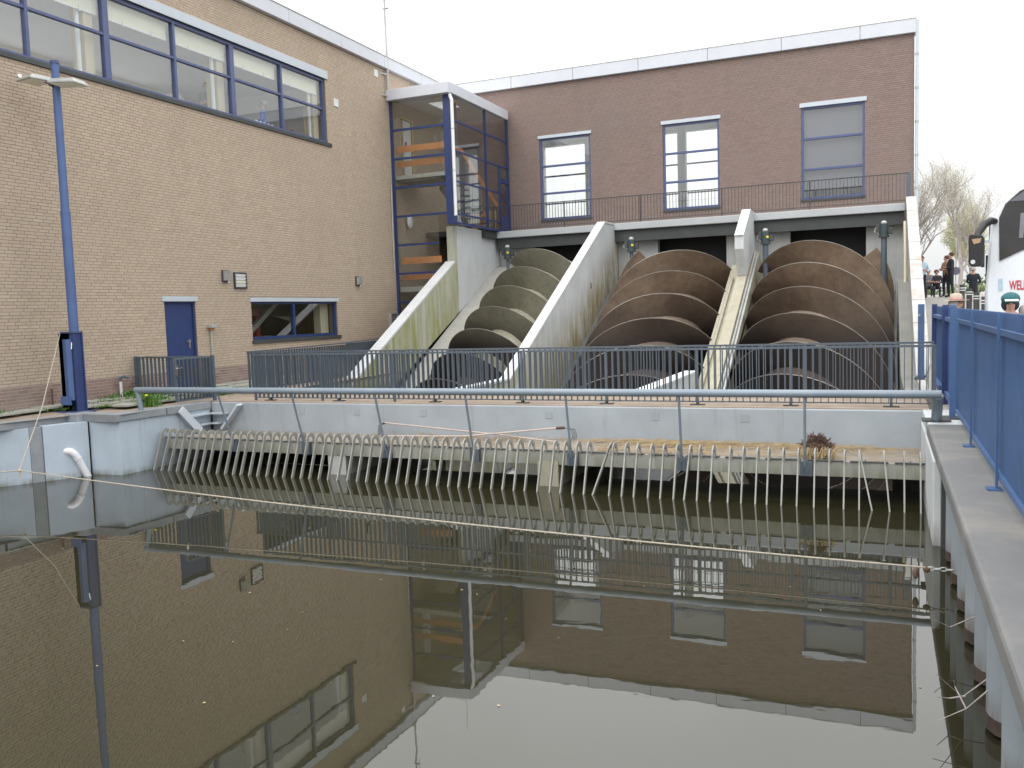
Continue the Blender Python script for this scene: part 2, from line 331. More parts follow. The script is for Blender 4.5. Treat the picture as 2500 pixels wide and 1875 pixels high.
def bricks(mapf, u0, u1, z0, z1, holes, L=.222, H=.0655, gap=.010, hg=.003, proud=.005, key=None, nparts=0, parent=None, mat='tan_brick', root=None):
    """every brick a box; returns the joined mesh; the nearest nparts become objects"""
    rects = []
    z = z0; row = 0
    while z+H-gap <= z1+.002:
        za, zb = z, z+H-gap; zm = (za+zb)/2
        cuts = sorted([(h[0], h[1]) for h in holes if h[2]-.01 < zm < h[3]+.01])
        spans = []; a = u0
        for c0, c1 in cuts:
            if c0 > a: spans.append((a, c0))
            a = max(a, c1)
        if a < u1: spans.append((a, u1))
        off = (row % 2)*(L+hg)/2 + (row % 3)*.03
        for sa, sb in spans:
            k = math.floor((sa-u0+off)/(L+hg))
            u = u0-off+k*(L+hg)
            while u < sb:
                ra, rb = max(u, sa), min(u+L, sb)
                if rb-ra > .03: rects.append((ra, rb, za, zb))
                u += L+gap
        z += H; row += 1
    if nparts:
        rects.sort(key=key); singles, rects = rects[:nparts], rects[nparts:]
        for i, (a, b2, c, d) in enumerate(singles):
            pr = proud+random.uniform(-.001, .001); mb = MB()
            w = mapf(a, c, -pr); vs = [mapf(x, y, t) for t in (-pr, .004) for x, y in ((a, c), (b2, c), (b2, d), (a, d))]
            mb.add(vs, [(0, 1, 2, 3), (0, 4, 5, 1), (1, 5, 6, 2), (2, 6, 7, 3), (3, 7, 4, 0)])
            me = mb.mesh('brick', w); me.materials.append(M[mat]); at = me.attributes.new('tone', 'FLOAT', 'FACE'); at.data.foreach_set('value', [random.random()]*5)
            part('brick', me, None, parent, w)
    n = len(rects); A = np.array(rects); pr = proud+rng.uniform(-.001, .001, n)
    V = np.zeros((n, 8, 3)); k = 0
    for t in (0, 1):
        for (ui, zi) in ((0, 2), (1, 2), (1, 3), (0, 3)):
            dep = -pr if t == 0 else np.full(n, .004)
            V[:, k] = np.stack(mapf(A[:, ui], A[:, zi], dep), 1); k += 1
    off = rootloc(root); V -= np.array(off)
    F = np.array([(0, 1, 2, 3), (0, 4, 5, 1), (1, 5, 6, 2), (2, 6, 7, 3), (3, 7, 4, 0)])
    F = (F[None]+8*np.arange(n)[:, None, None]).reshape(-1, 4)
    me = bpy.data.meshes.new('bricks'); me.vertices.add(n*8); me.vertices.foreach_set('co', V.ravel())
    me.loops.add(len(F)*4); me.loops.foreach_set('vertex_index', F.ravel()); me.polygons.add(len(F)); me.polygons.foreach_set('loop_start', np.arange(len(F))*4); me.polygons.foreach_set('loop_total', np.full(len(F), 4))
    me.update(calc_edges=True); me.shade_flat(); at = me.attributes.new('tone', 'FLOAT', 'FACE'); at.data.foreach_set('value', np.repeat(rng.random(n), 5).astype(np.float32))
    me.materials.append(M[mat]); o = bpy.data.objects.new('brickwork', me); C.objects.link(o); o.parent = root; o['kind'] = 'stuff'
    bm = bmesh.new(); bm.from_mesh(me); bmesh.ops.recalc_face_normals(bm, faces=bm.faces); bm.to_mesh(me); bm.free()
    return o

# ================================================================== WATER AND GROUND
MB().add([(-40, -8, 0), (6, -8, 0), (6, 32, 0), (-40, 32, 0)], [(0, 1, 2, 3)]).build('water', 'water', kind='structure')
def gh(x, y):
    if x < .94 and y < 33: return 1.16
    t = min(1, max(0, (y-17)/21)); t2 = min(1, max(0, (y-38)/60))
    return 1.16+1.75*t+.5*t2
xs = [-900, -300, -100, -60, -17.5, -15.2, -13.6, .80, .945, 2, 4, 8, 15, 30, 60, 120, 300, 900]
ys = [-300, -60, -20, -3, 2.2, 6, 10.5, 14.9, 17, 19, 21, 24, 27, 30, 33, 36, 38, 42, 50, 60, 80, 130, 300, 900]
g = MB(); idx = {}
for i, x in enumerate(xs):
    for j, y in enumerate(ys): idx[i, j] = len(g.v); g.v.append((x, y, gh(x, y) if x > .8 or y > 33 else 1.16))
for i in range(len(xs)-1):
    for j in range(len(ys)-1):
        cx, cy = (xs[i]+xs[i+1])/2, (ys[j]+ys[j+1])/2
        if -17.5 < cx < .80 and 2.2 < cy < 14.9: continue
        if -15.2 < cx < .80 and 14.9 < cy < 33: continue
        g.f.append((idx[i, j], idx[i+1, j], idx[i+1, j+1], idx[i, j+1]))
g.build('ground', 'ground', kind='structure')
# pool end wall under the viewer and hidden side
MB().box(-17.5, .8, 1.9, 2.2, -1.2, 1.155).build('quay_wall', 'concrete', label='plain concrete quay wall closing the near end of the basin', cat='wall')
MB().box(-40, 6, -8, 32, -2.0, -1.9).build('basin_floor', 'dark_interior', kind='structure')

# ------------------------------------------------------------------ left quay
q = empty('quay_wall', (-14.7, 10.9, 0), 'pale blue-grey panelled quay wall with rust streaks along the left of the basin', 'wall')
outer = [(-18.6, 5.0), (-14.72, 10.94), (-14.36, 11.62)]
def strip(name, mat, pts, z0, z1, th, parent, **k):      # upright panel following a plan line, thickness away from the water (left)
    mb = MB()
    for (a, b2) in zip(pts, pts[1:]):
        d = Vector((b2[0]-a[0], b2[1]-a[1], 0)).normalized(); nn = Vector((-d.y, d.x, 0))*th
        A, B = Vector((*a, 0)), Vector((*b2, 0)); mb.prism([(A.x, A.y), (B.x, B.y), ((B+nn).x, (B+nn).y), ((A+nn).x, (A+nn).y)], 'Z', z0, z1)
    return mb.build(name, mat, parent, **k)
strip('wall_panel', 'quay_panel', [(-18.6, 5.0), (-14.80, 10.82)], -1, 1.02, .3, q)
strip('wall_panel', 'quay_panel', [(-14.80, 10.82), (-14.47, 11.38)], -1, 1.02, .3, q)
strip('wall_post', 'kerb', [(-14.46, 11.38), (-14.36, 11.56)], -1, 1.02, .2, q)
strip('wall_panel', 'quay_panel', [(-14.33, 11.56), (-14.03, 12.30)], -1, 1.03, .4, q)
strip('wall_panel', 'quay_panel', [(-14.06, 12.36), (-13.37, 12.44)], -1, 1.03, .4, q)
strip('wall_panel', 'quay_panel', [(-13.37, 12.44), (-13.25, 14.77)], -1, 1.03, .4, q)
def capst(pts, w=.32, z0=1.02, z1=1.172):
    mb = MB()
    for a, b2 in zip(pts, pts[1:]):
        d = Vector((b2[0]-a[0], b2[1]-a[1], 0)).normalized(); nn = Vector((-d.y, d.x, 0))*w
        A, B = Vector((*a, 0)), Vector((*b2, 0)); mb = MB(); mb.prism([(A.x, A.y), (B.x, B.y), ((B+nn).x, (B+nn).y), ((A+nn).x, (A+nn).y)], 'Z', z0, z1)
        mb.build('coping', 'kerb', q, bevel=.01)
capst([(-18.45, 4.95), (-14.62, 10.85)]); capst([(-14.61, 10.9), (-14.47, 12.25)]); capst([(-14.20, 12.36), (-13.36, 12.33)], .30); capst([(-13.34, 12.36), (-13.27, 13.55)], .30, 1.025, 1.176); capst([(-13.265, 13.57), (-13.22, 14.76)], .30)
MB().box(-14.62, -14.18, 12.2, 12.62, 1.0, 1.19).build('coping', 'kerb', q, bevel=.02)
MB().tube([(-14.95, 10.72, .67), (-14.86, 10.68, .67)], .11, 14).build('drain_hole', 'rusty', q)

# paving of left bank
pv = MB().add([(-18.6, 5.0, 1.155), (-14.6, 10.9, 1.155), (-14.3, 12.5, 1.155), (-13.3, 12.45, 1.158), (-13.25, 16.7, 1.165), (-13.45, 31.6, 1.25), (-15.47, 31.6, 1.28), (-15.47, 14, 1.275), (-15.47, 11, 1.225), (-18.6, 7, 1.2)], [(0, 1, 2, 3, 4, 5, 6, 7, 8, 9)])
pav = pv.build('path', 'path_tan', kind='structure')
sm = MB().box(0, .48, 0, .48, 0, .035).mesh('paving_slab')
sm.materials.append(M['slab_grey'])
for i in range(3):
    for j in range(24):
        x = -15.44+i*.5; y = 9.2+j*.5
        if (i > 0 and y < 12.4) or (i == 2 and y < 12.8): continue
        part('paving_slab', sm, None, pav, (x+random.uniform(-.01, .01), y, 1.205+.02*(2-i)+.004*random.random()+(.02 if y > 12 else 0)-.012*(i == 2)), rot=(random.uniform(-.01, .01), random.uniform(-.01, .01), random.uniform(-.02, .02)))

# ------------------------------------------------------------------ grass tufts
def tuft(mb, x, y, z, r, h, n):
    for _ in range(n):
        a = random.uniform(0, 6.28); d = abs(random.gauss(0, .5))*r; px, py = x+math.cos(a)*d, y+math.sin(a)*d
        b = random.uniform(0, 6.28); l = h*random.uniform(.5, 1.1); w = .008; tx, ty = px+math.cos(b)*l*.5, py+math.sin(b)*l*.5
        c, s_ = -math.sin(b)*w, math.cos(b)*w
        mb.add([(px-c, py-s_, z), (px+c, py+s_, z), ((px+tx)/2+c, (py+ty)/2+s_, z+l*.7), ((px+tx)/2-c, (py+ty)/2-s_, z+l*.7), (tx, ty, z+l*.85)], [(0, 1, 2, 3), (3, 2, 4)])
w = MB()
for (x, y, r, h, n) in ((-15.25, 14.6, .5, .22, 500), (-15.1, 15.2, .5, .24, 700), (-14.6, 14.4, .5, .14, 300), (-15.0, 13.6, .5, .1, 260), (-14.9, 12.6, .3, .07, 120), (-14.2, 14.3, .5, .08, 150), (-13.6, 15.4, .5, .06, 80), (-15.3, 21.5, .8, .12, 200), (-15.2, 14.0, .45, .14, 260), (-15.3, 13.1, .4, .1, 200), (-15.3, 12.3, .4, .08, 160), (-15.35, 11.3, .3, .14, 160), (-15.3, 10.8, .3, .1, 80), (-14.55, 13.05, .35, .06, 120), (-15.3, 16.4, .5, .1, 150), (-15.35, 18.2, .9, .1, 250), (-14.9, 17.2, .7, .08, 160), (-15.3, 20.5, 1, .1, 200), (-14.1, 13.9, .3, .06, 90)): tuft(w, x, y, 1.23, r, h, n)
w.build('grass', 'grass', kind='stuff', label='green grass and weeds growing in the paving joints along the tan wall', cat='grass')
pl = empty('dandelion_plant', (-13.95, 13.75, 1.17), 'leafy green weed with a yellow flower on the left quay beside the grey gate', 'plant')
w = MB(); tuft(w, -13.95, 13.75, 1.17, .22, .24, 260); w.build('leaves', 'grass', pl)
MB().ell((-13.93, 13.7, 1.40), (.035, .035, .02), 8, 5).build('flower', 'yellow', pl)
MB().tube([(-13.94, 13.73, 1.17), (-13.93, 13.7, 1.39)], .005, 5).build('stem', 'grass', pl)

# ================================================================== LEFT BUILDING
XL = -15.46
LB = empty('brick_building', (XL, 18, 1.2), 'large tan brick building with a long blue-framed upper window and a blue door', 'building')
lm = lambda u, z, d: (XL-d if not isinstance(u, np.ndarray) else XL-d, u, z)
def lmf(u, z, d):
    if isinstance(u, np.ndarray): return (np.full(len(u), XL)-d, u, z)
    return (XL-d, u, z)
RIB = (6.9, 22.93, 8.12, 10.02)
DOOR = (15.92, 16.93, 1.2, 3.37); WIN = (19.0, 23.0, 2.34, 3.36); UPD = (27.35, 28.25, 7.62, 9.72)
holes = [RIB, DOOR, WIN, UPD]
wall(lmf, 5.0, 31.6, 1.1, 11.15, .3, holes).build('wall', 'tan_mortar', LB)
lintels = [(6.9, 23.05, 10.02, 10.25), (15.85, 17.0, 3.37, 3.49), (18.95, 23.08, 3.36, 3.47)]
sills = [(6.9, 23.1, 8.02, 8.12), (18.98, 23.12, 2.24, 2.34)]
dist = lambda r: (XL**2+((r[0]+r[1])/2)**2+((r[2]+r[3])/2-2.85)**2) + (1000 if (r[0] < 11.5+max(0, (r[3]-2)*.12)) else 0)
bricks(lmf, 9.5, 31.55, 1.735, 11.12, holes+lintels+sills, key=dist, nparts=200, parent=LB, root=LB)
# plinth is slightly bigger darker brick
bricks(lmf, 9.5, 31.55, 1.19, 1.72, [DOOR], L=.215, H=.066, gap=.012, hg=.012, key=dist, nparts=100, parent=LB, mat='plinth_brick', root=LB)
MB().box(XL-.02, XL+.002, 5, 15.92, 1.15, 1.725).box(XL-.02, XL+.002, 16.93, 31.5, 1.15, 1.725).build('plinth', 'plinth_mortar', LB)
# fascia panels
y = 5.65
while y < 31:
    y2 = min(y+2.58, 31.5); MB().box(XL-.4, XL+.14, y+.006, y2-.006, 11.13, 11.50).build('fascia_panel', 'fascia', LB, bevel=.008); y += 2.58
MB().box(XL-6.2, XL-.41, 5, 40, 11.2, 11.45).build('roof', 'dark_steel', LB)
MB().box(XL-.41, XL+.155, 5, 31.5, 11.50, 11.53).build('roof_trim', 'galv', LB)
for (a, b2, c, d) in lintels: MB().box(XL-.05, XL+.035, a, b2, c, d).build('lintel', 'lintel', LB, bevel=.005)
for (a, b2, c, d) in sills: MB().box(XL-.1, XL+.05, a, b2, c, d).build('sill', 'dark_steel', LB, bevel=.005)
# ribbon window
rw = MB().box(XL-.16, XL-.05, 6.9, 22.93, 8.125, 8.19).box(XL-.16, XL-.05, 6.9, 22.93, 9.94, 10.015).build('window_frame', 'frame_blue', LB)
MB().box(XL-.16, XL-.05, 22.86, 22.93, 8.19, 9.94).build('jamb', 'frame_blue', rw)
for k in range(8):
    yy = 22.8-2.0*(k+1)+.02*k; wd = .075 if k % 2 == 1 else .035
    yy = [20.88, 18.84, 16.82, 14.80, 12.84, 10.8, 8.8, 7.0][k]
    MB().box(XL-.16, XL-.045, yy-wd, yy+wd, 8.19, 9.94).build('mullion', 'frame_blue', rw)
ed = [22.86, 20.88, 18.84, 16.82, 14.80, 12.84, 10.8, 8.8, 7.0]
for k in range(8):
    a, b2 = ed[k+1], ed[k]; wa = .075 if (k+1) % 2 == 0 else .035; wb = .075 if k % 2 == 0 and k else .035
    MB().box(XL-.15, XL-.055, a+wa, b2-wb, 9.10, 9.155).build('transom', 'frame_blue', rw)
    for z0, z1 in ((8.19, 9.10), (9.155, 9.94)): MB().box(XL-.115, XL-.105, a+wa, b2-wb, z0, z1).build('pane', 'glass', rw)
for k in range(8):
    a, b2 = ed[k+1]+.09, ed[k]-.06
    bl = MB().box(XL-.24, XL-.235, a, b2, 9.56, 9.96).build('blind', 'cream', LB)
    mb = MB().box(XL-.25, XL-.225, a, b2, 9.53, 9.56)
    for t in (.3, .75): mb.box(XL-.225, XL-.21, a+(b2-a)*t-.012, a+(b2-a)*t+.012, 9.50, 9.62)
    mb.build('blind_rail', 'white_paint', bl)
# room behind
rm = MB().box(XL-6, XL-.3, 5, 31, 7.25, 7.35)
rm.build('floor', 'room_grey', LB)
MB().box(XL-6, XL-.3, 5, 31, 10.35, 10.45).build('ceiling', 'room_grey', LB)
wall(lambda u, z, d: (XL-6-d, u, z), 5.0, 31, 7.35, 10.35, .1, [(a, a+2.6, 8.4, 10.1) for a in (5.6, 9, 12.4, 15.8, 19.2)]).build('back_wall', 'pillar_cream', LB)
MB().box(XL-6, XL-.3, 24.6, 24.7, 7.35, 10.35).build('partition', 'room_grey', LB)
for yy in (22.75, 18.62, 14.52, 10.4): 
    MB().box(XL-.62, XL-.26, yy-.12, yy+.12, 7.35, 10.34).build('pillar', 'pillar_cream', LB)
    MB().tube([(XL-.34, yy-.22, 7.35), (XL-.34, yy-.22, 10.34)], .05, 10).build('pipe', 'white_paint', LB, smooth=True)
# lower room and window
MB().box(XL-4, XL-.31, 14, 25, 1.2, 1.25).box(XL-4, XL-.31, 14, 25, 3.9, 3.95).box(XL-4.1, XL-4, 14, 25, 1.2, 3.9).box(XL-4, XL-.31, 13.9, 14, 1.2, 3.95).box(XL-4, XL-.31, 25, 25.1, 1.2, 3.95).build('workshop', 'dark_interior', LB)
wf = MB().box(XL-.14, XL-.04, 19.0, 23.0, 2.345, 2.42).box(XL-.14, XL-.04, 19.0, 23.0, 3.30, 3.355).box(XL-.14, XL-.04, 19.0, 19.06, 2.42, 3.30).box(XL-.14, XL-.04, 22.94, 23.0, 2.42, 3.30).box(XL-.14, XL-.04, 20.87, 20.95, 2.42, 3.30).build('window_frame', 'deep_blue', LB)
for a, b2 in ((19.06, 20.87), (20.95, 22.94)): MB().box(XL-.10, XL-.09, a, b2, 2.42, 3.30).build('pane', 'glass', wf)
MB().box(XL-.55, XL-.31, 22.55, 22.96, 2.36, 3.4).build('window_reveal', 'pillar_cream', LB)
t = empty('workshop_press', (XL-1.6, 20.7, 1.25), 'red steel press seen through the low wide window', 'machine')
MB().box(XL-1.8, XL-1.5, 20.3, 20.45, 1.25, 3.0).box(XL-1.8, XL-1.5, 21.05, 21.2, 1.25, 3.0).build('column', 'red', t); MB().box(XL-1.82, XL-1.48, 20.3, 21.2, 3.0, 3.18).build('head', 'red', t)
MB().tube([(XL-1.65, 20.75, 2.3), (XL-1.65, 20.75, 3.0)], .05, 8).build('ram', 'chrome', t); MB().box(XL-1.85, XL-1.45, 20.45, 21.05, 2.0, 2.1).build('bed', 'red', t)
MB().beam((XL-.8, 19.5, 2.3), (XL-1.0, 21.4, 3.4), .1, .14).build('pipe', 'galv', label='grey pipe sloping behind the panes of the low wide window', cat='pipe')
# door
d = MB().box(XL-.12, XL-.07, 15.97, 16.88, 1.29, 3.33).build('door', 'deep_blue', LB)
MB().box(XL-.14, XL-.03, 15.92, 15.97, 1.2, 3.33).box(XL-.14, XL-.03, 16.88, 16.93, 1.2, 3.33).box(XL-.14, XL-.03, 15.92, 16.93, 3.33, 3.37).build('frame', 'deep_blue', d)
MB().box(XL-.07, XL-.055, 16.71, 16.76, 2.24, 2.46).beam((XL-.02, 16.60, 2.41), (XL-.02, 16.75, 2.41), .02, .025).beam((XL-.06, 16.74, 2.41), (XL-.01, 16.74, 2.41), .02, .02).build('handle', 'chrome', d)
# upper white door inside the stair tower
d = MB().box(XL-.02, XL+.03, 27.33, 27.39, 7.6, 9.75).box(XL-.02, XL+.03, 28.21, 28.27, 7.6, 9.75).box(XL-.02, XL+.03, 27.33, 28.27, 9.69, 9.75).build('door_frame', 'yellow_wood', LB)
MB().box(XL-.1, XL-.04, 27.65, 28.2, 7.62, 9.68).build('door', 'white_paint', LB)
MB().box(XL-.04, XL-.035, 27.75, 27.88, 8.75, 8.95).build('notice', 'red', LB)
MB().box(XL-.7, XL-.3, 27.35, 28.25, 7.5, 9.8).build('lobby', 'dark_interior', LB)

# wall fittings of left building
for (yy, lab) in ((18.03, 'grey wedge-shaped wall lamp beside the white louvred panel'), (24.2, 'small grey wedge-shaped wall lamp near the stair tower end of the tan wall')):
    t = empty('wall_lamp', (XL, yy, 3.87), lab, 'wall lamp', 'wedge lamps on the tan brick wall')
    MB().box(XL+.0, XL+.05, yy-.11, yy+.11, 3.86, 4.16).build('back_plate', 'dark_steel', t)
    MB().prism([(XL+.05, 4.14), (XL+.17, 4.14), (XL+.12, 3.90), (XL+.05, 3.89)], 'Y', yy-.09, yy+.09).build('lens', 'galv', t)
    MB().tube([(XL+.08, yy+.06, 3.89), (XL+.08, yy+.06, 3.84)], .02, 8).build('sensor', 'white_paint', t)
t = empty('louvre_panel', (XL, 18.59, 3.7), 'white louvred outlet in a dark frame with rust below, beside the left wall lamp', 'vent')
MB().box(XL, XL+.05, 18.36, 18.40, 3.70, 4.12).box(XL, XL+.05, 18.80, 18.84, 3.70, 4.12).box(XL, XL+.05, 18.40, 18.80, 3.70, 3.735).box(XL, XL+.05, 18.40, 18.80, 4.085, 4.12).build('frame', 'dark_steel', t)
for k in range(4): MB().beam((XL+.03, 18.4, 3.78+.088*k), (XL+.03, 18.8, 3.78+.088*k), .02, .07, (.35, 0, 1)).build('slat', 'white_paint' if k != 1 else 'cream', t)
t = empty('metal_vent', (XL, 26.3, 2.47), 'grey slatted metal vent low on the tan wall beside the sloping coping', 'vent')
MB().box(XL, XL+.10, 26.07, 26.11, 2.47, 2.93).box(XL, XL+.10, 26.51, 26.55, 2.47, 2.93).box(XL, XL+.1, 26.07, 26.55, 2.93, 2.96).build('frame', 'galv', t)
for k in range(8): MB().beam((XL+.06, 26.11, 2.5+.055*k), (XL+.06, 26.51, 2.5+.055*k), .02, .035, (.5, 0, 1)).build('slat', 'galv', t)
MB().box(XL, XL+.01, 26.11, 26.51, 2.47, 2.93).build('backing', 'black', t); MB().tube([(XL+.05, 26.1, 2.47), (XL+.05, 26.1, 1.3)], .02, 6).build('pipe', 'galv', t)
for (yy, zz, lab) in ((23.46, 9.42, 'small square white vent beside the right end of the long window'), (25.89, 10.87, 'small square white vent high near the roof edge and mast')):
    t = empty('square_vent', (XL, yy, zz), lab, 'vent', 'small white vents in the tan wall')
    MB().box(XL, XL+.03, yy-.11, yy-.07, zz-.11, zz+.11).box(XL, XL+.03, yy+.07, yy+.11, zz-.11, zz+.11).box(XL, XL+.03, yy-.07, yy+.07, zz-.11, zz-.08).box(XL, XL+.03, yy-.07, yy+.07, zz+.08, zz+.11).build('frame', 'white_paint', t)
    MB().box(XL, XL+.015, yy-.07, yy+.07, zz-.08, zz+.08).build('grille', 'room_grey', t)
t = empty('standpipe', (XL+.05, 17.38, 1.2), 'thin grey riser pipe with a small tap box right of the blue door', 'pipe')
MB().tube([(XL+.05, 17.38, 1.22), (XL+.05, 17.38, 2.68)], .022, 8).build('pipe', 'galv', t); MB().box(XL+.0, XL+.16, 17.28, 17.5, 2.72, 2.80).build('cover', 'galv', t); MB().box(XL+.02, XL+.1, 17.33, 17.45, 2.66, 2.72).build('valve', 'orange_board', t)
t = empty('bent_pipe', (-15.3, 14.35, 1.22), 'short white pipe with a grey bent top standing in the grass by the wall', 'pipe')
MB().tube([(-15.3, 14.35, 1.22), (-15.3, 14.35, 1.64)], .03, 8).build('pipe', 'white_plastic', t, smooth=True); MB().tube([(-15.3, 14.35, 1.63), (-15.3, 14.35, 1.72), (-15.24, 14.40, 1.74), (-15.16, 14.45, 1.71)], .033, 8).build('elbow', 'rail_grey', t, smooth=True)
MB().tube([(XL+.04, 26.5, 4.4), (XL+.04, 26.54, 7.3)], .025, 6).build('conduit', 'galv', label='thin pale conduit running up the end of the tan wall beside the stair tower', cat='conduit')
mb = MB().tube([(XL+.06, 12.7, 1.2), (XL+.06, 12.7, 1.62)], .02, 6); mb.build('rust_pipe', 'rusty', label='short rusty pipe on the plinth left of the blue housing', cat='pipe')
# mast
t = empty('antenna_mast', (-15.3, 26.66, 10.2), 'tall thin grey antenna mast clamped to the corner of the stair tower roof', 'mast')
MB().tube([(-15.36, 26.5, 10.1), (-15.36, 26.5, 11.75)], .045, 8).build('lower_pole', 'galv', t, smooth=True)
MB().tube([(-15.36, 26.5, 11.75), (-15.38, 26.5, 15.2)], .032, 8).build('upper_pole', 'galv', t, smooth=True)
for zz in (10.25, 10.95): MB().beam((-15.36, 26.5, zz), (XL-.02, 26.2, zz), .05, .05).build('bracket', 'galv', t)
MB().tube([(-15.24, 26.5, 12.9), (-15.26, 26.5, 14.3)], .012, 6).build('aerial', 'white_paint', t)
for zz in (13.4, 13.1): MB().tube([(-15.42, 26.5, zz), (-15.22, 26.5, zz)], .03, 6).build('clamp', 'galv', t)
MB().tube([(-13.9, 27.8, 10.4), (-13.95, 27.8, 12.2)], .008, 5).build('thin_aerial', 'galv', label='very thin whip aerial standing behind the stair tower roof', cat='aerial')

# ================================================================== PUMP HALL (far building)
YF = 31.65
HB = empty('pump_hall', (-6.3, YF, 5.86), 'purple-brown brick pump hall above the three screws with three tall windows', 'building')
def fmf(u, z, d):
    if isinstance(u, np.ndarray): return (u, np.full(len(u), YF)+d, z)
    return (u, YF+d, z)
W1, W2, W3 = (-11.93, -9.93, 6.29, 9.31), (-7.24, -5.26, 6.31, 9.32), (-2.54, -.56, 6.32, 9.36)
TWIN = (-15.25, -14.35, 6.3, 7.9)
fh = [W1, W2, W3, TWIN]
wall(fmf, -15.46, .91, 1.2, 11.3, .3, fh+[(-12.9, .6, 1.2, 5.5)]).build('wall', 'red_mortar', HB)
fl = [(-11.98, -9.88, 9.31, 9.42), (-7.29, -5.2, 9.32, 9.44), (-2.59, -.5, 9.36, 9.5)]
bricks(fmf, -15.4, .91, 5.9, 11.29, fh+fl, L=.213, H=.0655, mat='red_brick', root=HB)
bricks(fmf, -15.4, -13.5, 1.3, 5.9, [], mat='tan_brick', root=HB)
for (a, b2, c, d) in fl: MB().box(a, b2, YF-.04, YF+.05, c, d).build('lintel', 'lintel', HB, bevel=.005)
x = -15.4
while x < .9:
    x2 = min(x+2.45, .95); MB().box(x+.006, x2-.006, YF-.13, YF+.4, 11.29, 11.71).build('fascia_panel', 'fascia', HB, bevel=.008); x += 2.45
MB().box(-15.4, .96, YF-.14, YF+.4, 11.71, 11.735).build('roof_trim', 'galv', HB)
MB().box(-15.3, .9, YF+.41, 39.4, 11.3, 11.6).build('roof', 'dark_steel', HB)
MB().box(.62, .91, YF+.301, 39.4, 1.2, 11.3).build('side_wall', 'red_mortar', HB)
YB = 39.15
def bmf(u, z, d): return (u, YB+d, z)
BH = [(-14.55, -12.56, 6.5, 10.44), (-9.35, -6.0, 6.5, 10.46)]
wall(bmf, -21.0, .61, 5.9, 11.2, .25, BH).build('back_wall', 'room_grey', HB)
for (a, b2, c, d) in BH:
    bw = MB().box(a, b2, YB+.02, YB+.1, 9.05, 9.12).box(a, b2, YB+.02, YB+.1, 7.8, 7.86).build('back_window_frame', 'frame_blue', HB)
MB().box(-8.16, -7.82, 38.4, 38.75, 5.9, 11.2).build('column', 'room_grey', HB)
MB().box(-15.16, .6, YF+.31, 39.1, 5.7, 5.9).build('floor', 'room_grey', HB); MB().box(-15.16, .6, YF+.31, 39.1, 11.0, 11.1).build('ceiling', 'room_grey', HB)
for wi, (a, b2, c, d) in enumerate((W1, W2, W3)):
    f = MB().box(a, a+.07, YF+.04, YF+.14, c, d).box(b2-.07, b2, YF+.04, YF+.14, c, d).box(a+.07, b2-.07, YF+.04, YF+.14, c, c+.08).box(a+.07, b2-.07, YF+.04, YF+.14, d-.07, d).build('window_frame', 'frame_blue', HB)
    zz = [c+.08, c+(d-c)/3-.02, c+2*(d-c)/3-.02, d-.07]
    for k in (1, 2): MB().box(a+.07, b2-.07, YF+.03, YF+.13, zz[k]-.035, zz[k]+.035).build('transom', 'frame_blue', f)
    for k in range(3): MB().box(a+.07, b2-.07, YF+.085, YF+.095, zz[k]+(.035 if k else 0), zz[k+1]-(.035 if k < 2 else 0)).build('pane', 'glass', f)
    MB().box(a-.02, b2+.02, YF-.04, YF+.03, c-.07, c-.003).build('sill', 'dark_steel', HB)
    if wi == 2:
        MB().box(a+.05, b2-.05, YF+.2, YF+.205, c+.35, d-.02).build('blind', 'blind_grey', HB); MB().box(a+.05, b2-.05, YF+.19, YF+.21, c+.31, c+.35).build('blind_rail', 'dark_steel', HB)
MB().box(-15.25, -14.35, YF+.1, YF+.11, 6.3, 7.9).build('tower_window', 'glass', HB); MB().box(-15.25, -14.35, YF+.6, YF+.62, 6.3, 7.9).build('sky_backing', 'white_paint', HB)  # white sheet behind the pane stands in for bright sky beyond
MB().box(-14.83, -14.78, YF+.05, YF+.1, 6.3, 7.9).box(-15.25, -14.35, YF+.05, YF+.1, 7.0, 7.05).build('glazing_bar', 'rail_grey', HB)
t = empty('downpipe', (.97, YF-.1, 6.0), 'pale green-grey downpipe on the right corner of the pump hall', 'downpipe')
for k in range(6): MB().tube([(.985, YF-.09, 5.4+1.05*k), (.985, YF-.09, 5.4+1.05*(k+1)-.03)], .055, 10).build('pipe', 'lintel', t, smooth=True)
for k in range(1, 6): MB().tube([(.985, YF-.09, 5.33+1.05*k), (.985, YF-.09, 5.40+1.05*k)], .065, 10).build('clamp', 'galv', t)

# deck
dk = empty('deck', (-6.3, 30.4, 5.6), 'pale concrete walkway slab running across the front of the pump hall', 'deck')
MB().box(-13.40, .63, 30.41, YF-.012, 5.62, 5.86).build('slab', 'deck_edge', dk, bevel=.02)
MB().box(-13.3, .6, 30.55, 30.75, 5.22, 5.62).build('support_beam', 'dark_steel', dk)
MB().box(-13.3, .6, 30.75, 31.6, 5.45, 5.615).build('underside', 'dark_steel', dk)
dr = empty('balcony_railing', (-6.3, 30.45, 5.87), 'thin dark railing of upright bars along the walkway above the screws', 'railing')
mb = MB().box(-13.4, .7, 30.44, 30.47, 6.76, 6.79); mb.build('handrail', 'dark_rail', dr)
MB().box(-13.4, .7, 30.445, 30.465, 5.93, 5.95).build('bottom_rail', 'dark_rail', dr)
bm_ = MB().box(-.007, .007, -.01, .01, 0, .81).mesh('baluster')
for k in range(128): part('baluster', bm_, 'dark_rail', dr, (-13.35+k*.1098, 30.455, 5.95))
for xx in (-13.4, -10.6, -7.8, -5.0, -2.2): MB().box(xx-.02, xx+.02, 30.435, 30.475, 5.86, 6.76).build('post', 'dark_rail', dr)
MB().box(.66, .78, 30.44, 30.6, 5.8, 6.8).build('end_post', 'rail_grey', dr)

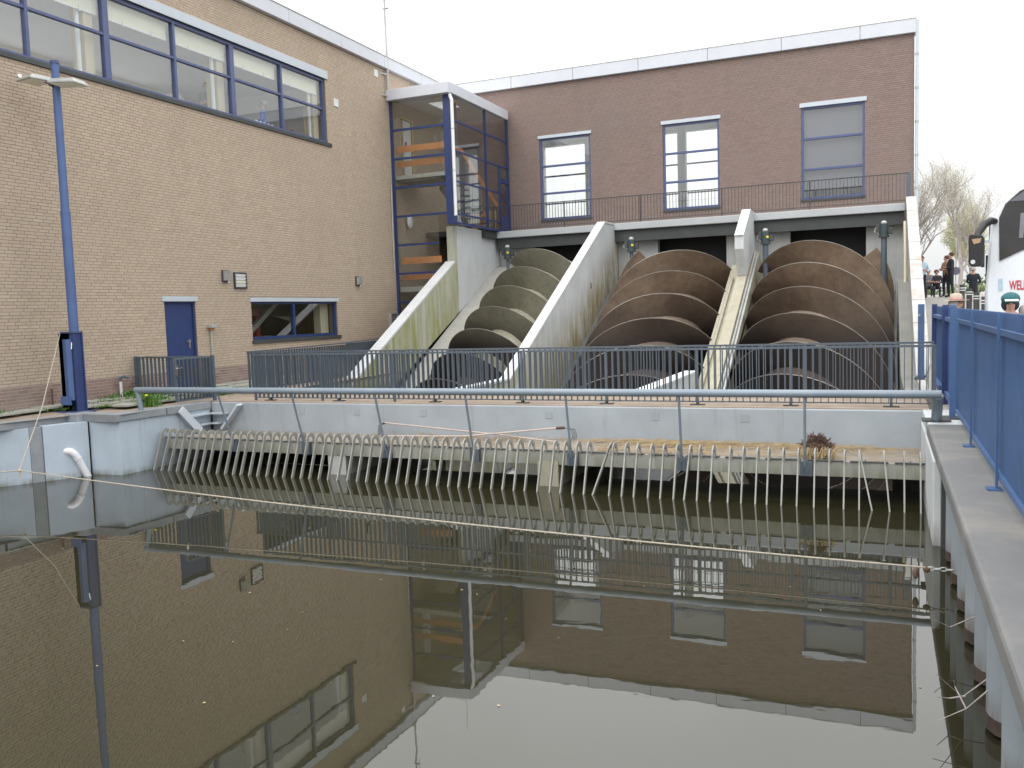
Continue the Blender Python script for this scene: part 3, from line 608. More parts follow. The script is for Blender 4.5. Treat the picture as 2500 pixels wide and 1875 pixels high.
# hall front below the deck: piers and dark openings
pf = empty('machine_chamber', (-6.3, 30.8, 2.5), 'grey concrete piers and black openings behind the top of the screws', 'wall')
for a, b2 in ((-13.40, -12.0), (-9.3, -7.33+.0), (-4.95, -2.86), (-.51, .62)):
    for (c, d) in (((a, b2),) if b2-a < 1.7 else ((a, b2),)): MB().box(c, d, 31.0, 31.3, .8, 5.44).build('pier', 'concrete', pf)
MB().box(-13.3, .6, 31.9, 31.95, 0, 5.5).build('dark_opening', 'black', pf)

# ================================================================== WALLS BETWEEN THE SCREWS
SL = .547
t = empty('side_wall', (-13.59, 27, 0), 'mossy concrete side wall with sloping pale coping left of the first screw', 'wall')
prof = [(16.7, 1.05), (20.81, 1.18), (27.15, 4.58), (27.15, -1), (16.7, -1)]
MB().prism(prof, 'X', -13.74, -13.42).build('sloping_wall', 'mossy_wall', t)
MB().beam((-13.59, 20.5, 1.02), (-13.59, 27.15, 4.635), .36, .07, (0, 0, 1)).build('coping', 'white_coping', t, bevel=.006)
MB().box(-13.76, -13.42, 27.39, 31.0, -1, 5.855).build('upper_wall', 'pale_concrete', t)
MB().box(-13.70, -13.45, 27.16, 27.38, -1, 5.84).build('joint_strip', 'mossy_wall', t)
t = empty('divider_wall', (-8.88, 26, 0), 'tall pale divider wall with white sloping top between first and second screw', 'wall')
pA = [(16.9, 1.12), (20.6, 1.13), (21.0, 1.32), (29.33, 5.79), (31.0, 5.79), (31.0, -1), (16.9, -1)]
MB().prism(pA, 'X', -9.0, -8.76).build('wall', 'divider_face', t)
for a, b2 in (((17.0, 1.15), (20.55, 1.16)), ((20.55, 1.13), (29.33, 5.82)), ((29.33, 5.815), (30.40, 5.835))):
    MB().beam((-8.88, a[0], a[1]), (-8.88, b2[0], b2[1]), .285, .06).build('coping', 'white_coping', t, bevel=.005)
tm = text_mb('5', .26); tm.materials.append(M['black'])
o = bpy.data.objects.new('number', tm); C.objects.link(o); o.parent = t; o.location = Vector((-8.755, 27.55, 3.55))-t.location; o.rotation_euler = (R_(90), 0, R_(90))
t = empty('divider_wall', (-4.1, 26, 0), 'divider between second and third screw with an angular white head and beige sloping channel', 'wall')
MB().prism([(31.0, 5.93), (29.71, 5.93), (28.07, 5.01), (28.04, 4.58), (28.49, 3.80), (29.0, 3.3), (31.0, 3.3)], 'X', -4.23, -3.96).build('head', 'pale_concrete', t, bevel=.006)
MB().prism([(29.70, 5.945), (28.05, 5.02), (28.02, 5.00), (29.71, 5.93)], 'X', -4.235, -3.955).build('head_top', 'white_coping', t)
def sl(y, z0): return z0+(y-28.49)*SL
MB().prism([(19.5, sl(19.5, 3.75)), (29.3, sl(29.3, 3.75)), (31, 4.2), (31, -1), (19.5, -1)], 'X', -4.24, -3.94).build('wall', 'beige', t)
MB().prism([(19.5, sl(19.5, 3.55)), (29.6, sl(29.6, 3.55)), (31, 4.0), (31, -1), (19.5, -1)], 'X', -4.55, -4.24).build('left_ledge', 'beige', t)
MB().prism([(19.5, sl(19.5, 3.55)), (30.4, sl(30.4, 3.55)), (31, 4.2), (31, -1), (19.5, -1)], 'X', -3.94, -3.78).build('right_ledge', 'beige', t)
for xx, z0, yt in ((-4.40, 3.62, 28.7), (-3.90, 3.60, 30.3), (-3.81, 3.58, 30.0)): MB().tube([(xx, 19.5, sl(19.5, z0)), (xx, yt, sl(yt, z0))], .035, 8).build('pipe', 'beige' if xx < -4 else 'galv', t, smooth=True)
MB().prism([(16.9, 1.06), (19.7, 1.08), (23.5, 1.1), (23.5, -1), (16.9, -1)], 'X', -4.9, -4.56).build('nose_wall', 'pale_concrete', t)
MB().beam((-4.73, 17.0, 1.09), (-4.73, 23.6, 1.12), .36, .06).build('nose_coping', 'white_coping', t)
t = empty('end_wall', (.8, 26, 0), 'peeling white sloping wall end right of the third screw', 'wall')
pC = [(16.9, 1.17), (20.5, 1.17), (30.41, 6.0), (30.9, 6.0), (30.9, -1), (16.9, -1)]
MB().prism(pC, 'X', .66, .93).build('wall', 'peel', t)
for k in range(9):
    a = (20.6+1.09*k, 1.25+.53*k*1.0); y0, y1 = 20.55+1.095*k, 20.55+1.095*(k+1)-.02; z0, z1 = 1.2+(y0-20.5)*.4874, 1.2+(y1-20.5)*.4874
    MB().beam((.795, y0, z0), (.795, y1, z1), .29, .05).build('coping', 'peel', t)
MB().prism([(16.9, 1.0), (23.4, 1.0), (28.8, 3.5), (28.8, -1), (16.9, -1)], 'X', .40, .66).build('inner_ledge', 'dark_ledge', t)
MB().tube([(.60, 29.4, 5.2), (.60, 28.7, 4.3), (.60, 28.4, 2.4), (.55, 28.2, 2.3)], .04, 8).build('pipe', 'pillar_cream', t, smooth=True)

# ================================================================== SCREWS
def screw(name, label, xc, Rr, rs, ytop, zc282, pitch, tends, mat, smat, hand=1, a=R_(28.2), L=13.8):
    ytop += Rr*math.sin(a)
    za = zc282-Rr/math.cos(a)+(ytop-28.2)*math.tan(a)
    A0 = Vector((xc, ytop, za)); ud = Vector((0, -math.cos(a), -math.sin(a))); V = Vector((0, -math.sin(a), math.cos(a))); X = Vector((hand, 0, 0))
    t = empty(name, A0, label, 'screw pump', 'Archimedes screws of the pumping station')
    def P(s, th, r): return A0+ud*s+(X*math.sin(th)+V*math.cos(th))*r
    nst = 150; nr = 3; T = .03
    for te in tends:
        mb = MB(); n = int(nst); base = {}
        th0 = R_(te); th1 = th0+2*math.pi*L/pitch
        rr = [rs-.05, (rs+Rr)/2, Rr-.004]
        for side in (0, 1):
            for i in range(n+1):
                th = th0+(th1-th0)*i/n; s_ = pitch*(th-th0)/(2*math.pi)+side*T
                for j, r in enumerate(rr): base[side, i, j] = len(mb.v); mb.v.append(tuple(P(s_, th, r)))
        for side in (0, 1):
            for i in range(n):
                for j in range(nr-1): mb.f.append((base[side, i, j], base[side, i+1, j], base[side, i+1, j+1], base[side, i, j+1]))
        for i in range(n): mb.f.append((base[0, i, 2], base[0, i+1, 2], base[1, i+1, 2], base[1, i, 2]))
        for i in (0, n):
            for j in range(2): mb.f.append((base[0, i, j], base[0, i, j+1], base[1, i, j+1], base[1, i, j]))
        bl = mb.build('blade', mat, t, smooth=True)
        rm_ = MB(); rm_.tube([P(pitch*(th0+(th1-th0)*i/n-th0)/(2*math.pi)+T/2, th0+(th1-th0)*i/n, Rr) for i in range(n+1)], .013, 5)
        rm_.build('worn_edge', 'blade_rim', bl, smooth=True)
    MB().tube([A0-ud*.5, A0+ud*(L+.2)], rs, 40).build('shaft_tube', smat, t, smooth=True)
    MB().tube([A0-ud*1.1, A0-ud*.5], rs*.3, 20).build('bearing_stub', 'dark_steel', t, smooth=True)
    # trough
    tr = empty('screw_trough', (xc, 24, 0), label.split(' screw')[0]+' screw trough, curved concrete channel under the blades', 'trough')
    mb = MB(); Rt = Rr+.06; n = 24; pr = []
    for i in range(n+1):
        ph = math.pi*(.5+i/n); pr.append((math.cos(ph+math.pi/2)*0+math.sin(ph)*Rt, math.cos(ph)*Rt))
    k = 0
    s0, s1 = -.3, L+.5
    for i in range(n+1):
        for s_ in (s0, s1):
            p = A0+ud*s_+X*pr[i][0]+V*pr[i][1]; mb.v.append(tuple(p))
    for i in range(n): mb.f.append((2*i, 2*i+1, 2*i+3, 2*i+2))
    mb.build('channel', 'concrete', tr, smooth=True)
    return t, tr, A0, ud, V
t1, tr1, A1, ud, V = screw('archimedes_screw', 'leftmost olive-grey screw in the narrow bay beside the mossy wall', -10.75, 1.96, 1.12, 28.8, 4.93, 4.10, (-50, 70, 190), 'steel_olive', 'shaft_pale')
t2, tr2, A2, _, _ = screw('archimedes_screw', 'middle rust-brown screw between the two divider walls', -6.37, 2.08, 1.30, 29.05, 4.68, 4.43, (35, 155, 275), 'steel_brown', 'shaft_brown', -1)
t3, tr3, A3, _, _ = screw('archimedes_screw', 'rightmost and largest rust-brown screw beside the peeling white end wall', -1.78, 2.08, 1.31, 28.97, 4.71, 4.50, (50, 170, 290), 'steel_brown', 'shaft_brown')
# troughs' shoulders
MB().prism([(28.97+1.6, 3.76+.8), (18, 3.76-.52*10.97), (18, -1.5), (30.9, -1.5), (30.9, 4.6)], 'X', -13.415, -12.74).build('shoulder', 'trough_edge', tr1)
# upper ends of shafts pale
for (A, rs) in ((A1, 1.27), (A2, 1.38), (A3, 1.42)):
    pass
# bearing / lubrication motors under the deck
mots = [(-12.4, 'teal drain motor with a yellow cap hanging left of the first screw'), (-7.85, 'dark motor with a yellow cap hanging left of the middle screw'), (-3.46, 'dark motor with a yellow cap on a pipe left of the largest screw'), (.02, 'dark motor on a stout pipe hanging right of the largest screw')]
for i, (x, lab) in enumerate(mots):
    z = 5.0; y = 29.35; t = empty('valve_motor', (x, y, 4.4), lab, 'motor', 'motors hanging under the walkway')
    MB().tube([(x, y, z-.18), (x, y, z+.16)], .13, 12).build('housing', 'teal_motor', t, smooth=True)
    MB().ell((x, y, z+.2), (.09, .09, .07), 10, 6).build('dome', 'galv', t, smooth=True)
    MB().box(x-.22, x-.12, y-.06, y+.1, z-.1, z+.15).build('side_box', 'dark_steel', t, bevel=.01)
    MB().box(x+.12, x+.24, y-.05, y+.08, z-.14, z+.04).build('gear_box', 'dark_steel', t, bevel=.01)
    if i < 3: MB().tube([(x+.08, y-.14, z-.02), (x+.08, y-.19, z-.02)], .04, 10).build('cap', 'yellow', t)
    MB().tube([(x, y, z-.18), (x, y, 3.0)], .09 if i > 1 else .06, 10).build('pipe', 'rail_grey', t, smooth=True)
    MB().tube([(x, y, z-.24), (x, y, z-.18)], .15, 12).build('flange', 'dark_steel', t)
    MB().tube([(x-.2, y, z+.1), (x-.27, y, z-.05), (x-.15, y-.05, z-.12)], .02, 6).build('cable', 'galv', t)

# ================================================================== STAIR TOWER
TB = empty('stair_tower', (-14.4, 26.7, 1.25), 'glazed stair tower with blue steel frame and flat white-edged roof between the buildings', 'stair tower')
MB().box(-15.44, -13.10, 26.45, 26.62, 10.09, 10.44).build('fascia', 'fascia', TB, bevel=.01)
MB().box(-13.27, -13.10, 26.63, 31.50, 10.12, 10.46).build('fascia', 'fascia', TB, bevel=.01)
r = MB()
for (a, b2, c, d) in ((-15.44, -13.28, 26.63, 27.9), (-15.44, -14.6, 27.9, 29.0), (-13.9, -13.28, 27.9, 29.0), (-15.44, -13.28, 29.0, 31.5)): r.box(a, b2, c, d, 10.2, 10.35)
r.build('roof', 'room_grey', TB)
MB().box(-14.6, -13.9, 27.9, 29.0, 10.36, 10.38).build('skylight', 'glass', TB)
MB().box(-13.42, -13.15, 26.66, 26.94, 5.87, 10.09).build('corner_column', 'deep_blue', TB, bevel=.01)
MB().box(-15.45, -15.37, 26.66, 26.74, 1.25, 10.09).build('post', 'deep_blue', TB)
MB().box(-13.24, -13.16, 31.45, 31.55, 5.87, 10.12).build('post', 'deep_blue', TB)
MB().box(-13.24, -13.16, 29.47, 29.55, 5.87, 10.12).build('post', 'deep_blue', TB)
MB().box(-13.24, -13.16, 30.64, 30.72, 5.87, 8.3).build('post', 'deep_blue', TB)
for z in (9.13, 8.17, 7.21, 6.24, 5.27, 4.30, 3.33): MB().box(-15.37, -13.43 if z > 5.8 else -13.77, 26.68, 26.74, z-.035, z+.035).build('rail', 'deep_blue', TB)
for z in (9.29, 8.30): MB().box(-13.22, -13.17, 26.94, 31.45, z-.03, z+.03).build('rail', 'deep_blue', TB)
for z in (7.30, 6.22): MB().box(-13.22, -13.17, 26.94, 30.64, z-.03, z+.03).build('rail', 'deep_blue', TB)
MB().box(-13.24, -13.14, 26.94, 31.45, 5.865, 5.94).build('bottom_rail', 'deep_blue', TB)
dd = MB().box(-13.25, -13.15, 30.72, 31.45, 7.7, 7.85).box(-13.23, -13.17, 30.74, 31.43, 5.95, 6.5).box(-13.23, -13.17, 31.35, 31.43, 6.5, 7.7).build('door', 'deep_blue', TB)
zs_ = [10.09, 9.165, 8.205, 7.245, 6.275, 5.305, 4.335, 3.365]
for a, b2 in zip(zs_[1:], zs_[:-1]): MB().box(-15.37, -13.43 if a > 5.8 else -13.77, 26.705, 26.713, a, b2-.07).build('pane', 'glass', TB)
for (a, b2) in ((26.94, 29.47), (29.55, 31.45)):
    for c, d in ((5.94, 6.19), (6.25, 7.27), (7.33, 8.27), (8.33, 9.26), (9.32, 10.12)):
        if a > 29 and d < 7.5: b3 = 30.64
        else: b3 = b2
        MB().box(-13.2, -13.192, a, b3, c, d).build('pane', 'glass', TB)
# landings, boards, flights
MB().box(-15.38, -13.8, 26.85, 28.4, 7.42, 7.60).build('landing', 'dark_steel', TB); MB().box(-15.38, -13.5, 26.80, 26.85, 7.50, 7.63).build('landing_edge', 'galv', TB)
MB().box(-15.38, -13.82, 26.85, 28.2, 3.62, 3.80).build('landing', 'dark_steel', TB); MB().box(-15.38, -13.8, 26.80, 26.85, 3.68, 3.85).build('landing_edge', 'galv', TB)
for z0, z1, x1 in ((8.41, 8.62, -13.5), (7.92, 8.11, -13.5), (4.63, 4.85, -13.79), (4.09, 4.27, -13.79)): MB().box(-15.34, x1, 26.86, 26.90, z0, z1).build('guard_board', 'orange_board', TB)
MB().box(-13.6, -13.56, 26.9, 28.3, 8.41, 8.62).build('guard_board', 'orange_board', TB)
MB().beam((-13.58, 28.3, 8.52), (-13.58, 31.3, 6.9), .04, .20).build('guard_board', 'orange_board', TB)
MB().beam((-13.95, 31.0, 6.6), (-13.95, 28.0, 4.75), .04, .2).build('guard_board', 'orange_board', TB)
for k in range(9):
    MB().box(-14.5, -13.65, 28.4+.3*k, 28.66+.3*k, 7.4-.17*k, 7.44-.17*k).build('tread', 'dark_steel', TB)
for k in range(11): MB().box(-14.9, -13.9, 28.2+.26*k, 28.44+.26*k, 3.85+.19*k, 3.89+.19*k).build('tread', 'orange_board' if k % 3 == 0 else 'dark_steel', TB)
MB().beam((-14.9, 28.2, 3.8), (-14.9, 31.0, 5.85), .05, .22).beam((-13.9, 28.2, 3.8), (-13.9, 31.0, 5.85), .05, .22).build('stringer', 'dark_steel', TB)
MB().beam((-14.5, 28.4, 7.4), (-14.5, 31.1, 5.87), .05, .22).build('stringer', 'rail_grey', TB)
MB().box(-13.84, -13.77, 28.3, 28.42, 3.3, 10.2).build('steel_column', 'rail_grey', TB)
MB().tube([(-13.9, 28.0, 7.6), (-13.9, 28.0, 10.2)], .03, 8).build('pipe', 'white_paint', TB)
for k in range(7): MB().box(-15.1+.22*k, -14.93+.22*k, 31.2, 31.24, 5.9, 6.75).build('timber_screen_board', 'yellow_wood', TB)
MB().box(-13.5, -13.25, 29.4, 31.5, 5.6, 5.88).box(-15.4, -13.5, 28.9, 31.5, 5.68, 5.86).build('landing', 'dark_steel', TB)
MB().ell((-15.33, 27.58, 6.14), (.08, .17, .24), 14, 10).build('bulkhead_lamp', 'white_plastic', None, smooth=True, label='white oval lamp on the tan wall inside the stair tower', cat='lamp')
t = empty('drainpipe', (-13.04, 26.62, 6), 'white drainpipe down the corner column of the stair tower', 'drainpipe')
MB().tube([(-13.12, 26.6, 10.06), (-13.10, 26.6, 9.98), (-13.05, 26.6, 9.86)], .055, 10).build('elbow', 'white_paint', t, smooth=True)
for a, b2 in ((9.88, 8.95), (8.93, 7.6), (7.58, 6.12)): MB().tube([(-13.05, 26.6, a), (-13.05, 26.6, b2)], .055, 10).build('pipe', 'white_paint', t, smooth=True)

# ================================================================== BRIDGE
br = empty('footbridge', (-6.3, 15.7, .5), 'concrete footbridge with a tan deck and grey parapet face crossing behind the rack', 'bridge')
MB().box(-13.22, .62, 14.79, 16.75, .50, 1.15).build('parapet_face', 'parapet', br, bevel=.015)
MB().box(-13.22, .66, 14.86, 16.74, 1.151, 1.168).build('deck', 'path_tan', br)
MB().prism([(-13.24, 13.52), (.55, 13.30), (.55, 14.788), (-13.24, 14.788)], 'Z', .36, .560).build('ledge', 'ledge', br)
MB().prism([(-13.24, 13.50), (.55, 13.28), (.55, 13.298), (-13.24, 13.518)], 'Z', .355, .575).build('edge_beam', 'beam', br, bevel=.004)
for (x, y, w_) in ((-9.2, 13.75, .38), (-5.05, 13.65, .36)):
    MB().box(x-w_/2, x+w_/2, y-.3, y+3, -1, .408).build('pier', 'beige' if x > -6 else 'concrete', br)
MB().box(.15, .45, 15.6, 16.0, -1, .49).build('pier', 'concrete', br)
for xx in (-9.6, -8.1, -5.55, -3.6, -2.1, -10.9): MB().box(xx-.07, xx+.07, 14.782, 14.79, .93, 1.06).build('patch', 'parapet_patch', br)
def rail(root, x0, x1, y, z0, z1, pitch, mat='rail_grey', zb=.06):
    MB().beam((x0, y, z1-.02), (x1, y, z1-.02), .05, .035).build('handrail', mat, root)
    MB().beam((x0, y, z0+zb), (x1, y, z0+zb), .03, .02).build('bottom_rail', mat, root)
    me = MB().box(-.006, .006, -.03, .03, 0, z1-z0-zb-.04).mesh('baluster'); n = int((x1-x0)/pitch)
    for k in range(1, n): part('baluster', me, mat, root, (x0+k*(x1-x0)/n, y, z0+zb+.005))
f1 = empty('bridge_railing', (-6, 15.1, 1.17), 'front grey bar railing on the footbridge, behind the thick tube rail', 'railing')
rail(f1, -12.30, .76, 15.1, 1.17, 2.15, .112)
for xx in (-12.29, -10.6, -8.9, -6.17, -4.55, -2.93, -1.4, .12, .74): MB().box(xx-.02, xx+.02, 15.08, 15.12, 1.17, 2.12).build('post', 'rail_grey', f1)
for xx in (-11.9, -10.2, -8.0, -6.17, -4.55, -2.93, -1.4, .12):
    ft = MB().box(xx-.12, xx+.12, 15.04, 15.16, 1.168, 1.185).box(xx-.02, xx+.02, 15.06, 15.14, 1.185, 1.23).build('foot', 'dark_steel', f1)
f2 = empty('bridge_railing', (-6, 16.5, 1.17), 'rear grey bar railing along the far edge of the footbridge', 'railing')
rail(f2, -13.6, .80, 16.5, 1.17, 2.14, .115)
for xx in (-13.58, -9.5, -5.4, -1.3, .78): MB().box(xx-.02, xx+.02, 16.48, 16.52, 1.16, 2.12).build('post', 'rail_grey', f2)
f3 = empty('bank_railing', (-13.4, 18.5, 1.17), 'grey railing of flat bars running back along the left bank beside the mossy wall', 'railing')
MB().beam((-13.62, 16.5, 2.13), (-13.0+-.78, 20.9, 2.16), .04, .035).build('handrail', 'rail_grey', f3); MB().beam((-13.62, 16.5, 1.24), (-13.78, 20.9, 1.26), .03, .02).build('bottom_rail', 'rail_grey', f3)
me = MB().box(-.03, .03, -.006, .006, 0, .87).mesh('baluster')
for k in range(38): part('baluster', me, 'rail_grey', f3, (-13.62-.16*k/38, 16.55+k*.115, 1.245))
f4 = empty('bank_railing', (-14.6, 21, 1.2), 'short dark railing along the foot of the tan wall near the sloping coping', 'railing')
MB().beam((-13.80, 20.9, 2.16), (-14.5, 24.5, 2.2), .04, .035).build('handrail', 'rail_grey', f4)
for k in range(28): part('baluster', me, 'rail_grey', f4, (-13.80-.7*k/28, 20.95+k*.127, 1.27))
# gate at left
f5 = empty('quay_fence', (-14.3, 14.9, 1.2), 'grey flat-bar fence panel in front of the blue door, left of the open gate', 'fence')
rail(f5, -15.42, -13.26, 14.92, 1.21, 2.14, .112)
for xx in (-15.40, -13.24): MB().box(xx-.03, xx+.03, 14.89, 14.95, 1.18, 2.15).build('post', 'rail_grey', f5)
f6 = empty('gate', (-13.25, 14.85, 1.2), 'grey gate leaf standing open towards the basin with a lever handle', 'gate')
gx0, gy0, gx1, gy1 = -13.27, 14.86, -13.46, 14.05
MB().beam((gx0, gy0, 2.12), (gx1, gy1, 2.12), .04, .04).beam((gx0, gy0, 1.25), (gx1, gy1, 1.25), .04, .03).beam((gx1, gy1, 1.24), (gx1, gy1, 2.14), .05, .05).beam((gx0, gy0, 1.24), (gx0, gy0, 2.14), .04, .04).build('frame', 'rail_grey', f6)
for k in range(1, 9): MB().beam((gx0+(gx1-gx0)*k/9, gy0+(gy1-gy0)*k/9, 1.26), (gx0+(gx1-gx0)*k/9, gy0+(gy1-gy0)*k/9, 2.11), .06, .012, (.2, 1, 0)).build('bar', 'rail_grey', f6)
MB().beam((gx1+.03, gy1+.02, 1.92), (gx1+.16, gy1+.02, 1.94), .02, .02).box(gx1+.02, gx1+.05, gy1-.03, gy1+.03, 1.75, 2.0).build('handle', 'chrome', f6)

# corner ladder
lt = empty('corner_steps', (-13.2, 14.7, .58), 'small grey corner steps with two rungs where quay wall meets parapet', 'steps')
MB().beam((-13.2, 13.86, 1.10), (-13.1, 14.28, .60), .05, .17, (0, 1, 1)).build('stringer', 'lintel', lt, bevel=.005)
MB().beam((-12.40, 14.70, 1.12), (-12.86, 14.70, .60), .05, .17, (1, 0, 1)).build('stringer', 'lintel', lt, bevel=.005)
for z, o in ((.93, .0), (.72, .0)):
    k = (1.10-z)*.85
    MB().beam((-13.16, 13.98+k, z), (-13.2, 14.74, z), .13, .035).beam((-13.2, 14.70, z), (-12.62-k, 14.70, z), .13, .035).build('rung', 'lintel', lt)
MB().box(-13.4, -9.4, 16.76, 16.8, -1, .49).build('dark_sheet', 'dark_steel', br)  # dark sheet added to black out the space under the bridge
# rack
rk = empty('trash_rack', (-6.4, 12.9, 0), 'long trash rack of curved galvanised bars rising from the water in front of the bridge', 'trash rack')
def barmesh(lean=0):
    path = [(-.36, -.9), (0.0, 0), (.235, .58)]
    cy, cz, rad = .385, .645, .13
    for k in range(0, 10):
        a = math.pi*(.93-k/9*.90); path.append((cy+rad*math.cos(a)*1.05, cz+rad*math.sin(a)))
    path.append((.53, .575)); w = .065; vs = []
    n = len(path); mb = MB()
    for i, (y, z) in enumerate(path):
        a = Vector((path[min(i+1, n-1)][0]-path[max(i-1, 0)][0], path[min(i+1, n-1)][1]-path[max(i-1, 0)][1])).normalized(); nn = Vector((-a.y, a.x))
        for sx in (-.010, .010):
            for t in (0, 1):
                p = Vector((y, z))-nn*w*t*-1*(-1); mb.v.append((sx+lean*(.66-z), p.x, p.y))
    for i in range(n-1):
        b0 = i*4; b1 = b0+4
        mb.f += [(b0, b0+1, b1+1, b1), (b0+2, b1+2, b1+3, b0+3), (b0, b1, b1+2, b0+2), (b0+1, b0+3, b1+3, b1+1)]
    mb.f += [(0, 2, 3, 1), (n*4-4, n*4-3, n*4-1, n*4-2)]
    return mb.mesh('bar')
BX = [-13.37, -13.18, -12.99, -12.8, -12.6, -12.4, -12.21, -12.01, -11.83, -11.61, -11.41, -11.22, -11.04, -10.84, -10.65, -10.44, -10.26, -10.06, -9.86, -9.67, -9.48, -9.28, -9.08, -8.88, -8.67, -8.47, -8.28, -8.07, -7.88, -7.67, -7.48, -7.28, -7.08, -6.88, -6.67, -6.48, -6.28, -6.08, -5.88, -5.68, -5.48, -5.29, -5.07, -4.86, -4.68, -4.48, -4.29, -4.13, -3.88, -3.68, -3.49, -3.27, -3.08, -2.88, -2.72, -2.53, -2.34, -2.08, -1.89, -1.69, -1.53, -1.33, -1.12, -.89, -.7, -.5, -.3, -.14, .07, .27, .47]
bm0 = barmesh(); leans = {47: barmesh(-.28), 54: barmesh(-.06), 67: barmesh(.22), 68: barmesh(.1)}
for i, x in enumerate(BX):
    yb = 13.02-.24*(x+13.18)/13.65
    me = leans.get(i, bm0)
    part('bar', me, 'rack_steel', rk, (x+(.0 if i not in leans else {47: .17, 54: .04, 67: -.14, 68: -.05}[i]), yb, 0), 'bent bar leaning out of line' if i in (47, 67) else None, rot=(random.uniform(-.008, .008), 0, random.uniform(-.012, .012)))
for k in range(24):
    x0 = -13.3+k*.585
    yy = 13.50-.016*(x0+13.24)
    MB().box(x0, x0+.5, yy-.02, yy+.07, .577, .587).build('mounting_strip', 'dark_steel', rk)
    part('bolt', bpy.data.meshes.get('bolt') or MB().tube([(0, 0, 0), (0, 0, .03)], .012, 6).mesh('bolt'), 'galv', rk, (x0+.2, yy+.05, .587))
# tube handrail
tb = empty('tube_barrier', (-6.3, 13.0, .4), 'thick grey tube barrier spanning the basin above the rack on slim struts', 'barrier')
MB().tube([(-13.52, 13.03, 1.575), (.72, 13.03, 1.575)], .057, 16).build('tube', 'tube_grey', tb, smooth=True)
MB().tube([(-13.47, 13.03, 1.56), (-13.40, 13.03, 1.17)], .05, 12).build('end_post', 'tube_grey', tb, smooth=True)
MB().tube([(.68, 13.04, 1.56), (.68, 13.40, 1.17)], .068, 14).build('end_post', 'tube_grey', tb, smooth=True)
MB().box(.5, .86, 13.3, 13.62, 1.17, 1.19).build('foot_plate', 'dark_steel', tb)
for x in (-11.50, -9.82, -8.08, -6.35, -4.60, -2.81, -1.02):
    yy = 13.50-.016*(x+13.24)-.06; st = MB().tube([(x, 13.03, 1.55), (x-.02, yy, .50)], .02, 8).build('strut', 'tube_grey', tb, smooth=True)
    MB().box(x-.085, x-.03, yy-.02, yy+.055, .36, .57).box(x+.03, x+.085, yy-.02, yy+.055, .36, .57).box(x-.03, x+.03, yy-.01, yy+.02, .36, .52).build('bracket', 'rail_grey', st)
# rakes
t = empty('rake', (-7.6, 14.5, .6), 'long pinkish pole rake lying on the ledge with its head at the left', 'rake', 'rakes lying on the ledge')
MB().tube([(-8.82, 14.55, .82), (-6.35, 14.45, .66), (-5.2, 14.2, .60)], .015, 8).build('handle', 'pink_pole', t, smooth=True)
for k in range(4): MB().tube([(-8.84, 14.5+.03*k, .81), (-8.9, 14.45+.03*k, .78), (-8.9, 14.42+.03*k, .6)], .005, 5).build('tine', 'dark_steel', t)
MB().beam((-8.83, 14.46, .81), (-8.83, 14.62, .81), .03, .03).build('head', 'rusty', t)
t = empty('rake', (-7, 14.4, .6), 'second pole rake lying across the first, its tines hooking down at the right', 'rake', 'rakes lying on the ledge')
MB().tube([(-8.7, 14.25, .61), (-7.0, 14.3, .64), (-5.27, 14.42, .81)], .016, 8).build('handle', 'pink_pole', t, smooth=True)
MB().tube([(-5.27, 14.42, .81), (-5.12, 14.42, .82)], .026, 8).build('head', 'rusty', t)
for k in range(4): MB().tube([(-5.13, 14.40, .82), (-5.0+.025*k, 14.40, .80), (-4.96+.025*k, 14.38, .70), (-4.98+.025*k, 14.38, .62)], .005, 5).build('tine', 'dark_steel', t)
# straw litter
w = MB()
for _ in range(900):
    c = random.choice(((-2.9, .9), (-2.9, .9), (-3.6, .5), (-7.0, 1.0), (-.9, .6)))
    x = random.gauss(*c); y = random.uniform(13.5, 14.7); y = 14.7-abs(random.gauss(0, .28)) if random.random() < .6 else y
    a = random.gauss(0, .35); l = random.uniform(.08, .5)*(.6 if c[0] < -5 else 1); z = .565+random.random()*.05
    if not -12 < x < .45 or y < 13.4: continue
    w.beam((x-math.cos(a)*l/2, y-math.sin(a)*l/2, z), (x+math.cos(a)*l/2, y+math.sin(a)*l/2, z+random.uniform(-.005, .03)), .007, .005)
w.build('straw', 'straw', kind='stuff', label='loose dry reed stalks scattered on the ledge behind the rack', cat='straw')
t = empty('reed_clump', (-.9, 13.75, .58), 'brown uprooted reed clump sitting on the ledge near the right end of the rack', 'reed clump')
w = MB().ell((-.9, 13.75, .68), (.2, .16, .13), 10, 6)
for _ in range(900):
    a = random.uniform(0, 6.28); u = random.random(); c = (-.9+math.cos(a)*.22*u, 13.75+math.sin(a)*.17*u, .66+.16*(1-u*u)); l = .09
    w.beam(c, (c[0]+random.gauss(0, l*.6), c[1]+random.gauss(0, l*.6), c[2]+random.gauss(.01, l*.45)), .008, .008)
w.build('roots', 'root_brown', t)
w = MB()
for _ in range(260):
    x = random.uniform(-1.12, -.62); y = random.uniform(13.5, 13.66); z = random.uniform(.62, .74)
    w.beam((x, y, z), (x+random.gauss(0, .03), y-.03, z-.09), .007, .006)
w.build('stalks', 'straw', t)

